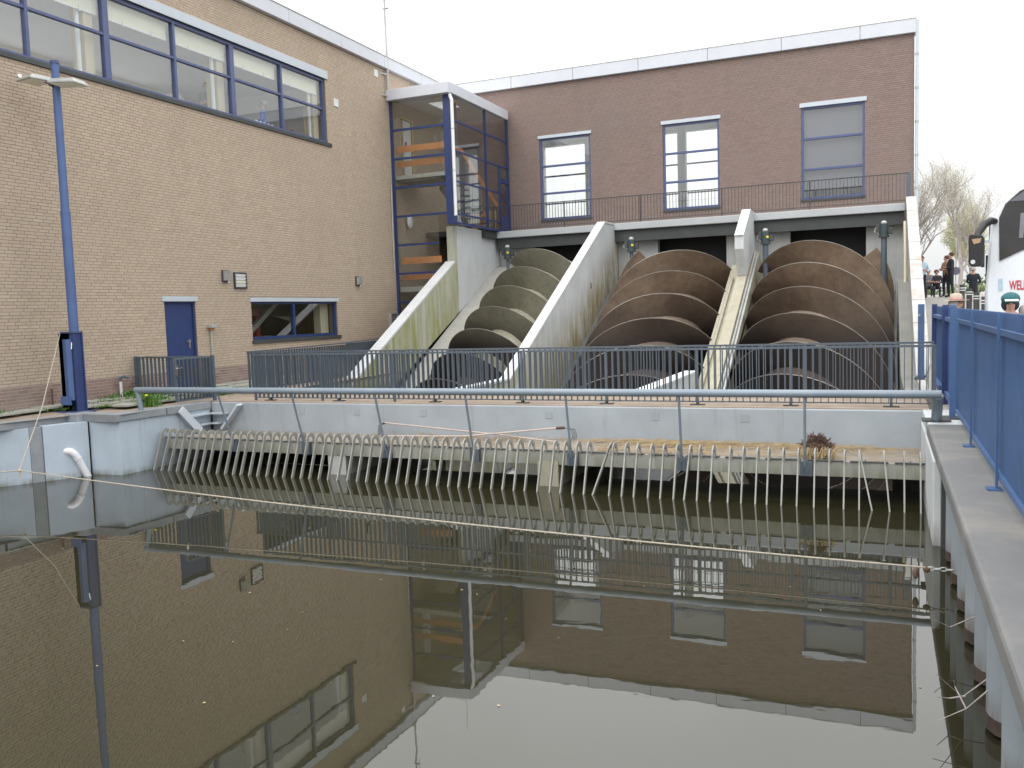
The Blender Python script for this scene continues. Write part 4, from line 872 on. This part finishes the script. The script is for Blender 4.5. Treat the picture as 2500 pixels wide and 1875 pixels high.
# ================================================================== WHITE ELBOW PIPE, LAMP POST, ROPES
t = empty('outfall_pipe', (-14.05, 12.0, 0), 'white plastic elbow pipe coming out of the quay wall into the water', 'pipe')
MB().tube([(-14.42, 11.9, .49), (-14.22, 11.93, .52), (-14.14, 11.98, .50), (-14.10, 12.03, .44), (-14.08, 12.07, .36)], .07, 14).build('elbow', 'white_plastic', t, smooth=True)
MB().tube([(-14.082, 12.07, .37), (-13.97, 12.30, -.25)], .066, 14).build('pipe', 'white_plastic', t, smooth=True)
MB().tube([(-14.083, 12.065, .375), (-14.079, 12.075, .345)], .076, 14).build('collar', 'white_plastic', t)
t = empty('lamp_post', (-14.66, 12.66, 1.19), 'tall blue lamp post in a riveted blue steel housing on the left quay', 'lamp post')
MB().tube([(-14.63, 12.66, 2.4), (-14.63, 12.66, 5.05)], .09, 16).build('lower_pole', 'pole_blue', t, smooth=True)
MB().tube([(-14.63, 12.66, 5.05), (-14.63, 12.66, 7.88)], [.078, .070], 16).build('upper_pole', 'pole_blue', t, smooth=True)
MB().tube([(-14.63, 12.66, 7.88), (-14.63, 12.66, 7.93)], .085, 16).build('cap', 'frame_blue', t)
MB().tube([(-14.63, 12.66, 5.03), (-14.63, 12.66, 5.08)], .094, 16).build('collar', 'pole_blue', t)
hz0, hz1 = 1.20, 2.76
mb = MB().prism([(-14.52, 12.50), (-14.49, 12.50), (-14.48, 12.55), (-14.48, 12.68), (-14.52, 12.70)], 'Z', hz0, hz1-.04); mb.build('housing_side', 'deep_blue', t)
MB().prism([(-14.83, 12.48), (-14.83, 12.46), (-14.83, 12.70), (-14.83, 12.70)], 'Z', hz0, hz1-.03).build('housing_side', 'deep_blue', t)
MB().box(-14.83, -14.46, 12.68, 12.71, hz0, hz1).build('housing_back', 'deep_blue', t)
MB().prism([(-14.74, 12.47), (-14.62, 12.44), (-14.55, 12.50), (-14.55, 12.6), (-14.74, 12.6)], 'Z', 1.42, hz1-.15).build('inner_tube', 'pole_blue', t)
MB().box(-14.84, -14.58, 12.42, 12.45, 1.33, 1.50).build('clamp_plate', 'pole_blue', t)
MB().box(-14.83, -14.46, 12.5, 12.70, hz1-.03, hz1).build('housing_top', 'frame_blue', t)
MB().box(-15.0, -14.40, 12.35, 12.9, 1.178, 1.20).build('base_plate', 'frame_blue', t)
MB().tube([(-14.50, 12.48, 2.55), (-14.50, 12.46, 2.42)], .012, 6).build('padlock_chain', 'chrome', t)
for k, zz in enumerate((1.7, 2.0, 2.15, 2.4)): part('rivet', bpy.data.meshes.get('rivet') or MB().ell((0, 0, 0), (.012, .012, .012), 6, 4).mesh('rivet'), 'chrome', t, (-14.85, 12.47, zz))
def lhead(cx, cy, cz, yawd, tl, w_, dp):
    o = MB(); c, s_ = math.cos(yawd), math.sin(yawd)
    top = [(-w_*.4, -dp*.35), (w_*.4, -dp*.35), (w_*.4, dp*.35), (-w_*.4, dp*.35)]; bot = [(-w_/2, -dp/2), (w_/2, -dp/2), (w_/2, dp/2), (-w_/2, dp/2)]
    def tf(x, y, z): return (cx+c*x-s_*y, cy+s_*x+c*y, cz+z+tl*x)
    vs = [tf(*p, .10) for p in top]+[tf(*p, .03) for p in bot]+[tf(*p, 0) for p in bot]
    o.add(vs, [(0, 1, 2, 3), (8, 11, 10, 9)]+[(i, (i+1) % 4, 4+(i+1) % 4, 4+i) for i in range(4)]+[(4+i, 4+(i+1) % 4, 8+(i+1) % 4, 8+i) for i in range(4)])
    h = o.build('lamp_head', 'galv', t, bevel=.008)
    g = MB(); vs = [tf(x*.8, y*.8, -.012) for x, y in bot]+[tf(x*.85, y*.85, -.001) for x, y in bot]; g.add(vs, [(0, 3, 2, 1)]+[(i, (i+1) % 4, 4+(i+1) % 4, 4+i) for i in range(4)]); g.build('lens', 'cream', h)
lhead(-14.93, 12.45, 7.53, -.25, -.05, .60, .46); lhead(-14.28, 12.62, 7.43, .15, -.06, .60, .40)
MB().tube([(-14.63, 12.66, 7.60), (-14.63, 12.56, 7.46), (-14.7, 12.5, 7.54)], .05, 8).build('bracket', 'dark_steel', t)
MB().tube([(-15.16, 12.36, 7.60), (-15.22, 12.34, 7.66)], .045, 8).build('photo_cell', 'chrome', t)
# ropes
def rope(pts, r=.011): return MB().tube(pts, r, 6)
rope([(-14.78, 12.46, 2.72), (-13.85, 11.2, 1.45), (-13.0, 10.0, .55)], .009).build('rope', 'rope', smooth=True, label='thin pale rope from the lamp post housing down to the knot over the water', cat='rope')
pts = []
A = Vector((-13.0, 10.0, .54)); B = Vector((.45, 9.42, .21))
for k in range(25):
    s_ = k/24; p = A.lerp(B, s_); p.z -= .55*s_*(1-s_)*.55; pts.append(p)
rope(pts, .009).build('rope', 'rope', smooth=True, label='long rope sagging low over the water from the knot to the right quay', cat='rope')
rope([(-13.0, 10.0, .54), (-14.2, 9.3, .5), (-15.6, 8.6, .45)], .011).build('rope', 'rope', smooth=True, label='short rope running from the knot out to the left', cat='rope')
w = MB().ell((-13.0, 10.0, .54), (.04, .03, .035), 8, 6); w.tube([(-13.0, 10, .54), (-12.96, 9.98, .42)], [.02, .008], 6); w.build('knot', 'rope', label='knot with frayed end joining the three ropes at the left', cat='knot')
t = empty('rope_chain', (.52, 9.42, .2), 'steel chain links fixing the long rope to the right quay piles', 'chain')
for k in range(4):
    c = Vector((.44+.055*k, 9.42, .205)); ps = []
    for j in range(13):
        a = 2*math.pi*j/12; ps.append(c+Vector((math.cos(a)*.034, (math.sin(a)*.018 if k % 2 else 0), (0 if k % 2 else math.sin(a)*.018))))
    MB().tube(ps, .006, 6, False).build('link', 'galv', t, smooth=True)
w = MB().ell((.30, 9.41, .15), (.03, .03, .06), 8, 6).ell((.40, 9.42, .19), (.035, .03, .03), 8, 6); w.build('rope_splice', 'root_brown', label='weedy knotted splice at the right end of the long rope', cat='knot')

w = MB()
for _ in range(45):
    x = random.uniform(-12, .3); y = random.uniform(4.5, 12.8); r_ = random.uniform(.004, .010); a = random.uniform(0, 3.14)
    c, s_ = math.cos(a)*r_, math.sin(a)*r_
    w.add([(x-c*1.6, y-s_*1.6, .004), (x+s_, y-c, .006), (x+c*1.6, y+s_*1.6, .004), (x-s_, y+c, .009)], [(0, 1, 2, 3)])
w.build('floating_leaves', 'straw', kind='stuff', label='tiny pale leaves and bits floating on the dark water', cat='leaves')
# ================================================================== RIGHT QUAY
q = empty('quay_wall', (.8, 8, 0), 'right quay of grey sheet piles under a broad concrete cap', 'wall')
MB().box(.55, 1.05, 2.2, 13.1, .99, 1.166).build('concrete_cap', 'cap_grey', q, bevel=.03)
MB().box(.56, 1.05, 13.12, 14.86, .95, 1.166).build('pale_cap', 'pier_white', q, bevel=.02)
pm = MB(); prf = []
for k in range(9):
    a = math.pi*k/8; prf.append((-.17*math.sin(a)**.8 if 0 < k < 8 else 0, -.20*math.cos(a)))
pts = [(x, y) for x, y in prf]+[(.12, .20), (.12, -.20)]
pm.prism(pts, 'Z', .13, .989); pme = pm.mesh('sheet_pile', smooth=True); pme.set_sharp_from_angle(angle=R_(35))
rust = MB().prism([(x*1.02, y) for x, y in prf]+[(.12, .20), (.12, -.20)], 'Z', .03, .129).mesh('rusty_foot')
k = 0
for yy in np.arange(10.48, 2.3, -.82):
    o = part('sheet_pile', pme, 'pile', q, (.80, yy, 0))
    f = bpy.data.objects.new('rusty_foot', rust)
    if not rust.materials: rust.materials.append(M['wet_rust'])
    C.objects.link(f); f.parent = o
MB().box(.90, 1.02, 2.2, 11.0, -1, .988).build('web_wall', 'dark_steel', q)
MB().box(.535, .62, 11.12, 14.78, -1, .99).build('pier_end', 'pier_white', q, bevel=.01)
MB().box(.62, 1.0, 11.0, 14.8, -1, .94).build('core', 'dark_steel', q)
t = empty('dead_twigs', (.62, 6.6, .1), 'bare dead twigs sticking out over the water from the right quay piles', 'twigs')
for ps in ([(.70, 6.7, .25), (.5, 6.5, .15), (.33, 6.35, .35)], [(.68, 6.4, .3), (.5, 6.2, .2), (.30, 6.1, .12)], [(.52, 6.5, .16), (.42, 6.5, .13), (.34, 6.4, .17)], [(.5, 6.2, .2), (.44, 6.3, .3), (.43, 6.25, .36)], [(.70, 7.8, .3), (.5, 7.7, .22), (.38, 7.6, .3)]):
    MB().tube(ps, [.006, .004, .002], 5).build('twig', 'bark', t)
# blue fence
fc = empty('blue_fence', (.93, 9, 1.17), 'tall bright blue slatted steel fence on the right quay', 'fence')
sm = MB().box(-.022, .022, -.014, .014, 0, 1.50).mesh('slat')
n = 0
for yy in np.arange(2.6, 13.62, .062): part('slat', sm, 'fence_blue', fc, (.985, yy, 1.21)); n += 1
MB().box(.93, .962, 2.6, 13.65, 2.52, 2.57).build('upper_rail', 'fence_blue', fc); MB().box(.93, .962, 2.6, 13.65, 1.26, 1.31).build('lower_rail', 'fence_blue', fc)
for yy in (3.55, 6.1, 8.66, 11.15):
    MB().box(.908, .93, yy-.02, yy+.02, 1.185, 2.72).build('post', 'fence_blue', fc); MB().box(.84, .96, yy-.07, yy+.07, 1.167, 1.182).build('foot_plate', 'fence_blue', fc)
MB().box(.86, .94, 13.72, 13.80, 1.17, 2.76).build('square_post', 'fence_blue', fc, bevel=.006); MB().box(.76, 1.10, 13.6, 13.95, 1.167, 1.185).build('foot_plate', 'dark_steel', fc)
fg = empty('blue_gate', (.9, 16, 1.17), 'blue slatted gate panels beyond the square fence post', 'gate')
for yy in np.arange(13.95, 18.9, .07): part('slat', sm, 'fence_blue', fg, (.97, yy, 1.21))
MB().box(.90, .95, 13.95, 15.6, 2.5, 2.56).build('upper_rail', 'pole_blue', fg); MB().box(.90, .95, 13.95, 15.6, 1.3, 1.38).build('lower_rail', 'pole_blue', fg); MB().box(.88, .95, 16.8, 18.9, 2.5, 2.56).build('upper_rail', 'pole_blue', fg); MB().box(.88, .95, 16.8, 18.9, 1.28, 1.36).build('lower_rail', 'pole_blue', fg)
for yy in (15.65, 18.9): MB().box(.87, .96, yy-.05, yy+.05, 1.17, 2.75).build('post', 'deep_blue', fg)
MB().tube([(.93, 14.2, 1.18), (.93, 14.2, 2.6)], .012, 6).build('bolt_rod', 'galv', fg)
t = empty('fence_panel', (.74, 20.5, 1.17), 'narrow separate blue fence panel against the white end wall', 'fence')
MB().box(.68, .80, 20.4, 20.6, 1.2, 2.75).build('panel', 'fence_blue', t); MB().box(.62, .9, 20.3, 20.7, 1.165, 1.2).build('foot_plate', 'dark_steel', t); MB().box(.67, .72, 20.38, 20.40, 2.5, 2.54).build('hinge', 'galv', t)

# ================================================================== BUS
bs = empty('coach', (1.66, 16.9, 1.4), 'white touring coach facing the viewer with dark windscreen and red lettering', 'bus')
half = [(1.66, 1.75), (1.63, 2.3), (1.63, 2.9), (1.66, 3.4), (1.71, 3.99), (1.80, 4.25), (1.94, 4.44), (2.15, 4.60), (2.5, 4.74), (2.9, 4.78)]
ol = half+[(5.8-x, z) for x, z in half[-2::-1]]
def sect(k, y, cz=3.2): return [(2.9+(x-2.9)*k, y, cz+(z-cz)*k) for x, z in ol]
mb = MB(); secs = [sect(.94, 16.78), sect(.975, 16.84), sect(1, 17.0), sect(1, 28.5), sect(.97, 28.7)]
for s_ in secs: mb.v += s_
n = len(ol)
for i in range(len(secs)-1):
    for k in range(n): mb.f.append((i*n+k, i*n+(k+1) % n, (i+1)*n+(k+1) % n, (i+1)*n+k))
mb.f.append(tuple(range(n))[::-1]); mb.f.append(tuple((len(secs)-1)*n+k for k in range(n))); mb.build('body', 'bus_white', bs, smooth=True)
ws = [(1.87, 3.34), (1.86, 4.05), (1.95, 4.27), (2.16, 4.46), (2.5, 4.58), (2.9, 4.60)]; ws += [(5.8-x, z) for x, z in ws[-2::-1]]; ws += [(3.6, 3.56), (2.9, 3.60), (2.2, 3.50)]
wsh = MB().prism(ws, 'Y', 16.755, 16.785).build('windscreen', 'windscreen', bs)
MB().prism([(2.0, 4.30), (2.2, 4.44), (2.9, 4.52), (3.6, 4.44), (3.8, 4.3)], 'Y', 16.745, 16.754).build('visor', 'blind_grey', wsh)
for x0 in (2.15, 2.42, 2.85): MB().prism([(x0, 3.7), (x0+.06, 3.7), (x0+.1, 4.1), (x0+.02, 4.1)], 'Y', 16.748, 16.754).build('seat_cover', 'grey_cloth', wsh)
MB().box(1.655, 1.72, 16.86, 16.98, 1.8, 3.45).build('door_pillar', 'black', bs)
MB().box(1.655, 1.665, 17.2, 18.2, 2.1, 4.0).build('door', 'windscreen', bs)
for x0 in (1.652,):
    for yy in np.arange(18.6, 28, 1.65): MB().box(1.655, 1.664, yy, yy+1.55, 3.1, 4.05).build('side_window', 'windscreen', bs)
tm = text_mb('WELLING', .215); tm.materials.append(M['bus_red']); o = bpy.data.objects.new('lettering', tm); C.objects.link(o); o.parent = bs; o.location = Vector((2.02, 16.775, 2.86))-bs.location; o.rotation_euler = (R_(90), 0, 0); o.scale = (.46, 1, 1)
MB().box(1.86, 1.92, 16.770, 16.785, 2.85, 3.05).build('emblem', 'pale_blue_shirt', bs)
for x0 in (1.9, 3.55): MB().ell((x0+.12, 16.82, 2.05), (.2, .06, .13), 12, 8).build('headlight', 'chrome', bs, smooth=True)
MB().box(1.75, 4.05, 16.72, 16.86, 1.65, 1.85).build('bumper', 'dark_steel', bs, bevel=.03)
for yy in (18.6, 26.4):
    for xx in (1.72, 3.86):
        wh = MB().tube([(xx, yy, 1.85), (xx+.24, yy, 1.85)], .5, 24).build('tyre', 'black', bs, smooth=True); MB().tube([(xx-.01, yy, 1.85), (xx+.25, yy, 1.85)], .27, 20).build('rim', 'galv', wh, smooth=True)
mr = MB().tube([(1.80, 16.85, 4.00), (1.76, 16.6, 4.00), (1.70, 16.35, 3.93), (1.65, 16.1, 3.78), (1.64, 16.02, 3.70)], [.05, .06, .06, .05, .045], 10).build('mirror_arm', 'black', bs, smooth=True)
MB().prism([(1.530, 3.70), (1.550, 3.76), (1.720, 3.74), (1.755, 3.68), (1.730, 3.30), (1.700, 3.24), (1.570, 3.245), (1.535, 3.30)], 'Y', 15.93, 16.03).build('mirror_head', 'black', mr, bevel=.015)
MB().prism([(1.580, 3.68), (1.720, 3.69), (1.700, 3.62), (1.610, 3.60)], 'Y', 15.925, 15.931).build('mirror_cover', 'tan_cloth', mr)
MB().tube([(1.60, 15.925, 3.32), (1.60, 15.93, 3.32)], .035, 12).build('convex_mirror', 'chrome', mr)
m2 = MB().box(1.62, 1.66, 16.6, 16.72, 3.25, 3.62).build('small_mirror', 'black', mr); MB().beam((1.5, 16.5, 3.62), (1.72, 16.75, 3.68), .03, .05).build('small_mirror_arm', 'lintel', mr)

bs.rotation_euler = (0, 0, R_(-13)); bs.location.x -= .06; bs.location.z += .10
# ================================================================== PEOPLE
def person(loc, label, shirt, trousers, hair='hair_brown', h=1.72, face=-1.57, pose='stand', group=None, hat=None, arms='down'):
    k = h/1.72; rt = empty('person', loc, label, 'person', group); rt.rotation_euler = (0, 0, face+1.57)
    lift = 0
    J = dict(pel=(0, 0, .95), sp=(0, 0, 1.12), ch=(0, 0, 1.33), nk=(0, 0, 1.48), nk2=(0, -.01, 1.53), hd=(0, -.015, 1.60), top=(0, -.005, 1.67), nose=(0, -.11, 1.585))
    Rr = dict(pel=.14, sp=.125, ch=.15, nk=.06, nk2=.055, hd=.085, top=.07, nose=.018)
    E = [('pel', 'sp'), ('sp', 'ch'), ('ch', 'nk'), ('nk', 'nk2'), ('nk2', 'hd'), ('hd', 'top'), ('hd', 'nose')]
    for s_, n_ in ((-1, 'l'), (1, 'r')):
        if pose == 'sit': kn, an, to = (s_*.12, -.42, .93), (s_*.12, -.44, .52), (s_*.12, -.58, .48)
        else: kn, an, to = (s_*.10, -.01+.03*s_, .50), (s_*.10, .02+.04*s_, .08), (s_*.12, -.14+.04*s_, .04)
        if arms == 'down': el, wr, ha = (s_*.25, .02, 1.12), (s_*.25, -.06, .88), (s_*.24, -.09, .79)
        elif arms == 'fold': el, wr, ha = (s_*.24, -.05, 1.13), (s_*.07, -.23, 1.14), (-s_*.04, -.25, 1.17)
        else: el, wr, ha = (s_*.24, -.08, 1.14), (s_*.12, -.30, 1.24), (s_*.08, -.38, 1.28)
        for a, b2, c in (('sh', (s_*.18, 0, 1.41), .065), ('el', el, .045), ('wr', wr, .032), ('ha', ha, .038), ('hp', (s_*.09, 0, .90), .095), ('kn', kn, .065), ('an', an, .045), ('to', to, .04)): J[a+n_] = b2; Rr[a+n_] = c
        E += [('ch', 'sh'+n_), ('sh'+n_, 'el'+n_), ('el'+n_, 'wr'+n_), ('wr'+n_, 'ha'+n_), ('pel', 'hp'+n_), ('hp'+n_, 'kn'+n_), ('kn'+n_, 'an'+n_), ('an'+n_, 'to'+n_)]
        for fi, (dx, dz) in enumerate(((-.02, -.05), (0, -.07), (.02, -.06), (.035, -.045))):   # fingers
            J[f'f{fi}{n_}'] = (ha[0]+dx, ha[1]-.02, ha[2]+dz if arms == 'down' else ha[2]+dx); Rr[f'f{fi}{n_}'] = .009; E.append(('ha'+n_, f'f{fi}{n_}'))
        J['th'+n_] = (ha[0]-s_*.04, ha[1]-.03, ha[2]-.01); Rr['th'+n_] = .011; E.append(('ha'+n_, 'th'+n_))
    ks = list(J); me = bpy.data.meshes.new('body'); me.from_pydata([tuple(c*k for c in J[a]) for a in ks], [(ks.index(a), ks.index(b2)) for a, b2 in E], [])
    tmp = bpy.data.objects.new('tmp', me); C.objects.link(tmp); sk = tmp.modifiers.new('s', 'SKIN'); sk.use_smooth_shade = True
    for i, a in enumerate(ks): v = me.skin_vertices[0].data[i]; v.radius = (Rr[a]*k*(1.25 if a in ('ch', 'pel', 'sp') else 1), Rr[a]*k*(.85 if a in ('ch', 'pel', 'sp') else 1)); v.use_root = (a == 'pel')
    sb = tmp.modifiers.new('u', 'SUBSURF'); sb.levels = 1; sb.render_levels = 1
    m2 = bpy.data.meshes.new_from_object(tmp.evaluated_get(bpy.context.evaluated_depsgraph_get())); bpy.data.objects.remove(tmp); m2.name = 'body'
    for a in (shirt, trousers, 'skin', 'dark_cloth'): m2.materials.append(M[a])
    for p in m2.polygons:
        c = p.center/k; i = 0
        if c.z > 1.47: i = 2
        elif c.z < .97 and abs(c.x) < .21 and not (pose == 'sit' and c.z > 1.0): i = 1
        if c.z < .09: i = 3
        for n_ in 'lr':
            if (Vector(J['ha'+n_])-c).length < .095 or (arms != 'down' and (Vector(J['wr'+n_])-c).length < .06): i = 2
        p.material_index = i
    bo = bpy.data.objects.new('body', m2); C.objects.link(bo); bo.parent = rt
    def pt(mb, nm, mt):
        me2 = mb.mesh(nm, (0, 0, 0), True); me2.materials.append(M[mt]); o = bpy.data.objects.new(nm, me2); C.objects.link(o); o.parent = rt; return o
    z = 1.63*k
    if hat == 'brim':
        pt(MB().tube([(0, 0, 1.66*k), (0, 0, 1.67*k)], [.20, .195], 24), 'hat_brim', 'straw_hat'); pt(MB().tube([(0, 0, 1.66*k), (0, 0, 1.72*k), (0, 0, 1.77*k), (0, 0, 1.785*k)], [.105, .10, .085, .04], 20), 'hat_crown', 'straw_hat'); pt(MB().tube([(0, 0, 1.672*k), (0, 0, 1.70*k)], .107, 20), 'hat_band', 'pink_cloth')
        pt(MB().ell((0, .035, 1.60*k), (.098, .09, .10)), 'hair', hair)
    elif hat == 'cap':
        pt(MB().ell((0, .0, 1.68*k), (.11, .12, .085)), 'cap', 'green_cloth'); pt(MB().beam((0, -.10, 1.665*k), (0, -.20, 1.65*k), .15, .015), 'visor', 'white_cloth'); pt(MB().ell((0, .035, 1.60*k), (.105, .09, .10)), 'hair', 'navy_cloth')
    else: pt(MB().ell((0, .025, 1.65*k), (.098, .10, .088)), 'hair', hair)
    for s_ in (-1, 1): pt(MB().ell((s_*.032, -.088, 1.61*k), (.012, .008, .008), 6, 4), 'eye', 'dark_cloth')
    return rt
person((1.37, 37.5, 2.87), 'person in a pale blue shirt with folded hands partly behind the white wall end', 'pale_blue_shirt', 'navy_cloth', h=1.62, face=-1.2, arms='fold')
person((2.25, 38.3, 2.9), 'person in tan and pink clothes turned away beside the taller dark-suited person', 'tan_cloth', 'dark_cloth', h=1.6, face=-2.6, arms='fold')
person((2.38, 37.8, 2.88), 'tall person in a dark suit standing on the road seen from the side', 'dark_cloth', 'dark_cloth', h=1.72, face=-2.9, arms='fold')
person((3.0, 36.0, 2.35), 'person in a dark jacket with bent head behind the bollards', 'navy_cloth', 'dark_cloth', 'hair_grey', h=1.6, face=1.2, arms='fold')
person((1.70, 40, 2.55), 'seated person in dark clothes and white cap on the far bench', 'grey_cloth', 'dark_cloth', 'hair_grey', h=1.5, pose='sit', arms='fold')
person((2.0, 40, 2.5), 'seated person in dark coat with bright blue scarf on the far bench', 'dark_cloth', 'dark_cloth', h=1.52, pose='sit', arms='fold')
person((1.13, 16.6, 1.17), 'person in a straw sun hat with a pink band behind the blue fence', 'beige_cloth', 'tan_cloth', 'hair_grey', h=1.70, face=-.2, hat='brim')
person((1.5, 12.9, 1.26), 'person in a dark green cap with a white visor behind the blue fence', 'white_cloth', 'dark_cloth', h=1.60, face=-1.6, hat='cap')
person((1.70, 12.9, 1.17), 'person in a mint green top at the right picture edge behind the blue fence', 'mint_cloth', 'dark_cloth', 'hair_grey', h=1.56, face=-1.2)
person((-16.25, 20.95, 7.35), 'grey-haired person in a blue shirt behind the long upper window', 'blue_shirt', 'dark_cloth', 'hair_grey', h=1.72, face=-2.5, arms='fold')
person((-16.3, 18.75, 7.35), 'person in dark clothes with folded arms behind the long upper window by the pillar', 'grey_cloth', 'dark_cloth', h=1.75, face=-1.0, arms='fold')
person((-16.8, 18.1, 7.35), 'short person set back in the room behind the long upper window', 'beige_cloth', 'dark_cloth', 'hair_grey', h=1.62, face=-.8)
bx = MB().box(1.5, 2.5, 40.2, 40.5, 3.25, 3.32).box(1.6, 1.68, 40.2, 40.5, 2.9, 3.25).box(2.3, 2.38, 40.2, 40.5, 2.9, 3.25); bx.build('bench', 'slab_grey', label='low far bench with two people sitting on it', cat='bench')
t = empty('red_chair', (-16.3, 22.3, 7.35), 'reddish chair back just inside the right end of the long window', 'chair')
MB().beam((-16.3, 22.25, 7.8), (-16.3, 22.45, 8.45), .04, .3).build('backrest', 'red', t); MB().box(-16.6, -16.2, 21.8, 22.25, 7.78, 7.83).build('seat', 'red', t)
for dx in (-16.58, -16.24):
    for dy in (21.83, 22.2): MB().box(dx, dx+.03, dy, dy+.03, 7.35, 7.78).build('leg', 'dark_steel', t)
cm = MB().tube([(0, 0, 0), (0, 0, .09)], [.035, .045], 10).mesh('cup'); cm.materials.append(M['white_plastic'])
for k in range(5):
    o = bpy.data.objects.new('cup', cm); C.objects.link(o); o.location = (-15.72, 19.95+.17*k, 8.19); tag(o, ('leftmost', 'second', 'middle', 'fourth', 'rightmost')[k]+' white cup in the row on the sill of the long upper window', 'cup', 'row of white cups on the window sill')
MB().box(-15.76, -15.62, 18.9, 22.85, 8.16, 8.19).build('window_board', 'white_paint', LB)

# ================================================================== BOLLARDS, SIGN, TREES, HEDGE
for k, (x, y, zt, lab) in enumerate(((2.36, 25.2, 2.87, 'nearest dark bollard with two white bands beside the coach'), (2.33, 27.0, 2.99, 'second dark banded bollard from the coach'), (2.30, 28.8, 3.12, 'third dark banded bollard from the coach'), (2.25, 30.6, 3.26, 'farthest dark banded bollard in the row'))):
    zb = gh(x, y); t = empty('bollard', (x, y, zb), lab, 'bollard', 'bollards beside the coach')
    MB().tube([(x, y, zb-.02), (x, y, zt)], .075, 12).build('post', 'dark_steel', t, smooth=True)
    for dz in (.10, .17): MB().tube([(x, y, zt-dz-.012), (x, y, zt-dz+.012)], .078, 12).build('band', 'white_paint', t)
t = empty('traffic_sign', (2.84, 42, 2.9), 'small round traffic sign on a thin pole beyond the walkers', 'sign')
MB().tube([(2.84, 42, 2.8), (2.84, 42, 5.4)], .025, 6).build('pole', 'galv', t); MB().tube([(2.84, 41.95, 4.0), (2.84, 41.93, 4.0)], .17, 16).build('disc', 'blind_grey', t)
def tree(loc, H, spread, label, twig='bud', nleaf=1.0, seed=1, levels=5, lean=(0, 0)):
    rd = random.Random(seed); t = empty('bare_tree', loc, label, 'tree', 'early spring trees beyond the road'); mb = MB(); lf = MB()
    def grow(p, d, L, r, lev):
        n = 3; pts = [p]; q = Vector(p); dd = Vector(d)
        for i in range(n):
            dd = (dd+Vector((rd.gauss(0, .10), rd.gauss(0, .10), .05))).normalized(); q = q+dd*L/n; pts.append(q.copy())
        mb.tube(pts, [r*(1-.55*i/n) for i in range(n+1)], 5 if lev < 2 else 3, False)
        if lev >= 2:
            for _ in range(int((2 if lev < levels else 6)*nleaf)):
                c = pts[rd.randint(1, n)]+Vector((rd.gauss(0, .09), rd.gauss(0, .09), rd.gauss(0, .09))); s_ = rd.uniform(.02, .05); a = Vector((rd.gauss(0, 1), rd.gauss(0, 1), rd.gauss(0, 1))).normalized(); b2 = a.orthogonal().normalized()
                lf.add([c-a*s_, c+b2*s_*.6, c+a*s_], [(0, 1, 2)])
        if lev >= levels: return
        k = {0: 6, 1: 5, 2: 4, 3: 4, 4: 3}[lev]
        for j in range(k):
            f = .35+.65*j/(k-1) if k > 1 else 1; b0 = pts[min(n, int(f*n))].lerp(pts[min(n, int(f*n)+1)], (f*n) % 1) if f < 1 else pts[-1]
            a = rd.uniform(0, 6.28); side = Vector((math.cos(a), math.sin(a), 0)); nd = (dd*1.0+side*spread*rd.uniform(.5, 1.1)+Vector((0, 0, .15))).normalized()
            grow(b0, nd, L*rd.uniform(.55, .72), r*.47, lev+1)
    grow(Vector(loc), Vector((lean[0], lean[1], 1)).normalized(), H*.42, H*.017, 0)
    mb.build('trunk', 'bark', t); lf.build('buds', twig, t)
tree((3.55, 50, 2.95), 7.6, .62, 'leafless grey tree in the gap between the hall and the coach', 'bud', 1.1, 3, 5, (.06, 0))
tree((1.2, 47, 2.95), 7.4, 1.1, 'leafless tree half hidden behind the pump hall corner', 'bud', 1.1, 5, 5, (.05, 0))
tree((4.6, 56, 3.0), 5.0, .7, 'yellow-green budding tree just left of the coach', 'bud_green', 3, 11, 5)
w = MB()
for _ in range(9000):
    x = random.uniform(-30, 40); c = Vector((x, 62+random.gauss(0, 1.0), 3.0+abs(random.gauss(0, .45))+.25*math.sin(x*1.3))); s_ = .13
    a = Vector((random.gauss(0, 1), random.gauss(0, 1), random.gauss(0, 1))).normalized()*s_; b2 = a.orthogonal()
    w.add([c-a, c+b2*.7, c+a, c-b2*.7], [(0, 1, 2, 3)])
w.build('hedge', 'hedge', kind='stuff', label='low green hedge line along the far side of the road', cat='hedge')
